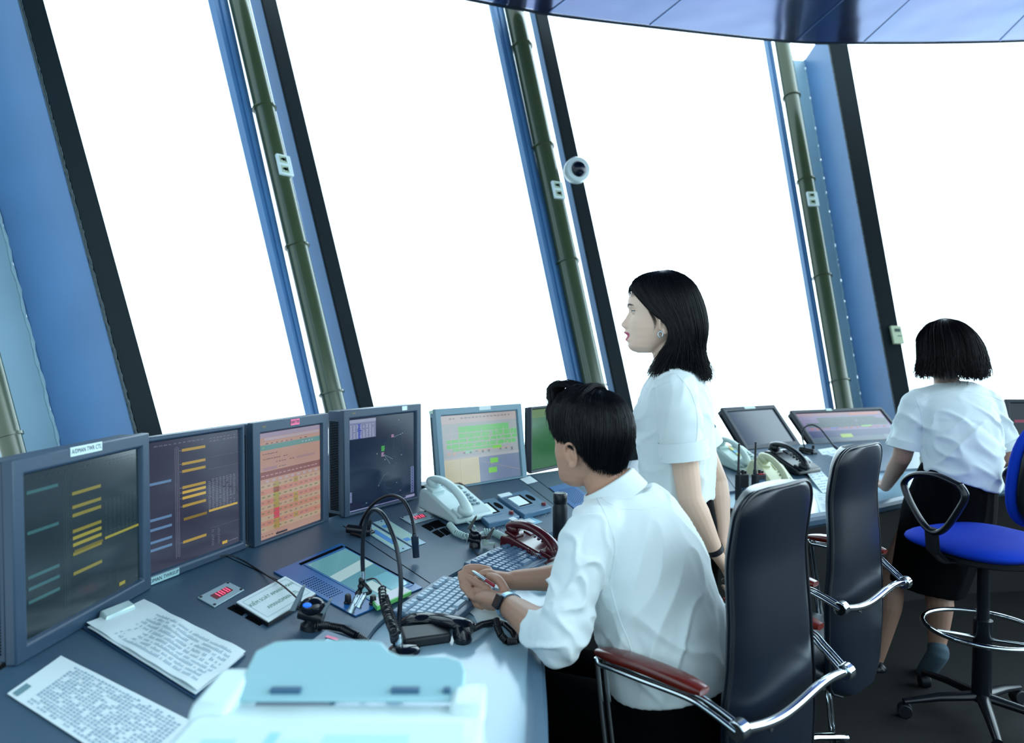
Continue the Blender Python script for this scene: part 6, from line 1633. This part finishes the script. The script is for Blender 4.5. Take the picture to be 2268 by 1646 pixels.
# hair
gw = [
 [(.002, .044, .156), (-.018, .080, .137), (-.038, .089, .115), (-.057, .070, .088), (-.070, .044, .058), (-.077, .022, .036), (-.082, .000, .020), (-.086, -.020, -.002), (-.086, -.022, -.036), (-.082, -.010, -.062), (-.078, .004, -.088), (-.078, .018, -.118), (-.080, .030, -.146)],
 [(.002, .026, .163), (-.028, .060, .150), (-.056, .062, .122), (-.074, .040, .086), (-.080, .022, .058), (-.084, .002, .038), (-.089, -.018, .014), (-.091, -.034, -.014), (-.090, -.036, -.046), (-.086, -.026, -.075), (-.083, -.012, -.100), (-.083, .002, -.124), (-.085, .012, -.142)],
 [(.002, .005, .166), (-.034, .020, .156), (-.064, .018, .128), (-.082, .004, .090), (-.088, -.014, .056), (-.091, -.030, .024), (-.093, -.044, -.010), (-.091, -.052, -.042), (-.086, -.050, -.072), (-.082, -.044, -.098), (-.080, -.038, -.118), (-.080, -.034, -.134)],
 [(.002, -.015, .168), (-.034, -.024, .156), (-.064, -.040, .128), (-.082, -.056, .088), (-.088, -.068, .050), (-.090, -.078, .012), (-.086, -.086, -.024), (-.080, -.090, -.058), (-.074, -.092, -.090), (-.070, -.096, -.120), (-.068, -.102, -.145)],
 [(.002, -.025, .167), (-.024, -.054, .155), (-.046, -.084, .126), (-.058, -.104, .086), (-.062, -.117, .044), (-.062, -.124, .002), (-.058, -.122, -.036), (-.052, -.117, -.072), (-.048, -.119, -.104), (-.046, -.128, -.134), (-.046, -.130, -.160)],
 [(.002, -.030, .167), (-.002, -.064, .154), (-.004, -.098, .124), (-.004, -.117, .084), (-.004, -.130, .040), (-.004, -.135, -.002), (-.004, -.130, -.040), (-.004, -.123, -.074), (-.004, -.125, -.104), (-.004, -.136, -.132), (-.004, -.134, -.162)]]
hair(wom, Hw, gw, hair_m, n=7500, seg=16, rad=.0011, jit=.0028, lenjit=.34, seed=11, flick=.011, shin=.975, shcut=.24)
fr_ = [[(-.006, .060, .148), (-.026, .084, .127), (-.044, .085, .104), (-.052, .075, .086)], [(.0, .066, .145), (-.010, .088, .125), (-.026, .096, .104), (-.040, .089, .086)]]
hair(wom, Hw, fr_, hair_m, n=90, seg=8, rad=.0006, jit=.0015, lenjit=.4, seed=12, shell=False, name='hair_fringe')
sd_ = [[(-.070, .046, .060), (-.070, .030, .030), (-.069, .020, .006), (-.068, .022, -.018)], [(-.074, .036, .050), (-.073, .020, .024), (-.071, .014, .004), (-.069, .018, -.010)]]
hair(wom, Hw, sd_, hair_m, n=26, seg=8, rad=.0005, jit=.0018, lenjit=.5, seed=13, shell=False, name='loose_strands')

# ================================================================ woman at the far desk, seen from behind
wo2 = thing('person', 'woman seen from behind at the far desk, dark bobbed hair, white short sleeved shirt', 'person', (1.93, 3.16, 0))
f2_ = V((-.12, .99, 0)).normalized(); r2 = V((f2_.y, -f2_.x, 0))
c0 = V((1.955, 3.14, 0))
O = V((1.940, 3.19, 1.415)); H2 = headframe(O, (-.22, .97, 0), -10, 0)
mb = head_mb(H2, 40, 60)
s2 = [V((1.925, 3.12, .70)), V((1.945, 3.10, .84)), V((1.965, 3.09, .93)), V((1.970, 3.11, 1.06)), V((1.965, 3.15, 1.18)), V((1.955, 3.18, 1.26)), V((1.950, 3.19, 1.30))]
swept(mb, s2, [(.12, .17), (.12, .17), (.10, .14), (.10, .15), (.10, .165), (.075, .16), (.05, .07)], f2_)
limb(mb, [V((1.950, 3.18, 1.28)), V((1.945, 3.19, 1.34)), V((1.94, 3.19, 1.40))], [.055, .048, .046])
aL, eL, hL2 = V((1.79, 3.15, 1.215)), V((1.745, 3.17, .97)), V((1.78, 3.37, .80))
aR, eR, hR2 = V((2.125, 3.17, 1.215)), V((2.215, 3.18, .97)), V((2.12, 3.40, .80))
for a, e, h_ in ((aL, eL, hL2), (aR, eR, hR2)):
    limb(mb, [a, a.lerp(e, .5), e], [.05, .046, .04]); limb(mb, [e, e.lerp(h_, .35), h_], [.039, .038, .024])
    d = (h_ - e).normalized(); d = V((d.x, d.y, 0)).normalized(); blob(mb, h_, h_ + d * .07, (.018, .026), (.013, .036), (0, 0, 1)); sv = V((d.y, -d.x, 0))
    for k in range(4):
        b = h_ + d * .085 + sv * (.017 * (k - 1.5)); limb(mb, [b, b + d * .03 + V((0, 0, .006)), b + d * .055 - V((0, 0, .002)), b + d * (.07 - .006 * abs(k - 1.5)) - V((0, 0, .012))], [.009, .0085, .008, .0065], 10, 4)
    sg = 1 if a is aL else -1; b = h_ + d * .02 + sv * (.024 * sg); limb(mb, [b, b + d * .025 + sv * (.016 * sg), b + d * .05 + sv * (.02 * sg)], [.011, .010, .008], 10, 4)
# legs: left planted, right foot lifted behind, toe down
kL = V((1.745, 3.22, .42)); anL = P(1937, 1468, 3.22)
limb(mb, [V((1.85, 3.15, .72)), kL, kL.lerp(anL, .35) + V((0, -.015, 0)), anL], [.085, .058, .054, .032]); limb(mb, [anL, anL + V((0, .06, -.03)), anL + V((-.01, .15, -.05))], [.034, .034, .026])
kR = V((1.915, 3.17, .42)); anR = P(2075, 1432, 3.13)
limb(mb, [V((2.0, 3.13, .72)), kR, kR.lerp(anR, .35) + V((0, -.02, 0)), anR], [.088, .058, .055, .034])
hl = P(2078, 1448, 3.10); to_ = P(2035, 1512, 3.18); limb(mb, [anR, hl, hl.lerp(to_, .5), to_], [.036, .038, .034, .024])
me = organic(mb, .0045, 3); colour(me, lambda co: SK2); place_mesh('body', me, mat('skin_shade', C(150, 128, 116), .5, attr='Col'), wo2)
mb = MB(); limb(mb, [anR.lerp(hl, .2), hl, hl.lerp(to_, .5), to_ + (to_ - hl) * .08], [.040, .043, .039, .027]); place_mesh('sock', organic(mb, .005, 3), mat('grey_sock', C(62, 84, 98), .85), wo2)
mb = MB(); limb(mb, [anL + V((0, -.03, -.02)), anL + V((0, .03, -.02)), anL + V((-.005, .10, -.04)), anL + V((-.01, .18, -.055))], [.040, .042, .038, .026]); place_mesh('shoe', organic(mb, .005, 3), blackp, wo2)
mb = MB(); swept(mb, s2, [(.14, .185), (.135, .180), (.135, .170), (.128, .172), (.122, .185), (.095, .175), (.06, .085)], f2_, 40, 6, i0=9)
for a, e in ((aL, eL), (aR, eR)):
    mb.ell(a + V((0, 0, -.002)), (.062, .062, .056), None, 22, 14); mb.tube(spline([a + V((0, 0, .01)), a.lerp(e, .35), a.lerp(e, .65), a.lerp(e, .80)], 5), [.058 + .014 * min(1, i / 12) for i in range(16)], 30)
mb.tube([aL + V((0, 0, .018)), V((1.955, 3.17, 1.262)), aR + V((0, 0, .018))], [(.045, .058), (.055, .07), (.045, .058)], 24, up=(0, 0, 1))
me = organic(mb, .006, 5); h1 = folds(9.1, .012, (.85, 0, -.5), (11, 11, 2.5)); h2_ = folds(1.1, .011, (-.7, 0, -.6), (11, 11, 2.5))
displace(me, lambda co, n: h1(co, n) * max(.15, min(1, (co.z - .85) / .2 * (1.22 - co.z) / .1)) + h2_(co, n) * .7 * (1 if co.z < 1.15 else .3)); bv = bvh_of(me); place_mesh('shirt', me, shirt_m, wo2)
seam(wo2, bv, [P(2018, 905, 3.1), P(2060, 880, 3.1), P(2120, 868, 3.1), P(2180, 872, 3.1), P(2222, 890, 3.1)], 'yoke_seam', .0018)
seam(wo2, bv, [P(2025, 875, 3.1), P(2040, 915, 3.1), P(2042, 960, 3.1), P(2036, 1000, 3.1)], 'sleeve_seam', .0018)
for a, e in ((aL, eL), (aR, eR)):
    c = a.lerp(e, .77); axx = (e - a).normalized(); Mx = frame(c, axx, f2_); rg = []
    for x, r_ in ((-.025, .0725), (-.025, .0745), (.012, .076), (.012, .072)): rg.append([Mx @ V((x, r_ * cos(q), r_ * sin(q))) for q in [2 * pi * k / 36 for k in range(36)]])
    rg.append(rg[0]); MB().rings(rg, cap=False).build('sleeve_hem', shirt_m, wo2)
mb = MB(); swept(mb, [V((1.86, 3.16, .385)), V((1.89, 3.14, .55)), V((1.925, 3.12, .72)), V((1.945, 3.10, .86)), V((1.958, 3.095, .925))], [(.12, .165), (.135, .180), (.150, .200), (.135, .178), (.120, .165)], f2_, 36); me = organic(mb, .008, 3); displace(me, folds(6.2, .005, (0, 0, 1), (10, 10, 1.5))); place_mesh('skirt', me, black_cloth, wo2)
g2_ = [
 [(.002, .055, .150), (-.045, .062, .130), (-.078, .048, .085), (-.088, .040, .040), (-.094, .036, -.005), (-.100, .034, -.045), (-.102, .036, -.080)],
 [(.002, .020, .168), (-.050, .022, .150), (-.086, .012, .100), (-.100, .004, .045), (-.108, .000, -.005), (-.116, .000, -.050), (-.116, .004, -.090)],
 [(.002, -.010, .174), (-.050, -.025, .156), (-.086, -.042, .106), (-.102, -.055, .045), (-.112, -.060, -.005), (-.118, -.060, -.055), (-.112, -.052, -.100)],
 [(.002, -.025, .172), (-.035, -.062, .152), (-.060, -.094, .104), (-.074, -.112, .045), (-.082, -.118, -.010), (-.082, -.116, -.062), (-.076, -.104, -.112)],
 [(.002, -.030, .172), (-.004, -.074, .150), (-.006, -.112, .100), (-.006, -.128, .045), (-.006, -.134, -.010), (-.006, -.128, -.065), (-.006, -.112, -.118)]]
g2_ = [[(x * (1.10 if x < 0 else 1), y * 1.05, z) for x, y, z in g] for g in g2_]
hair(wo2, H2, g2_, hair_b, n=5200, seg=12, rad=.0014, jit=.006, lenjit=.28, seed=21, flick=.016, shin=.975, shcut=.2)
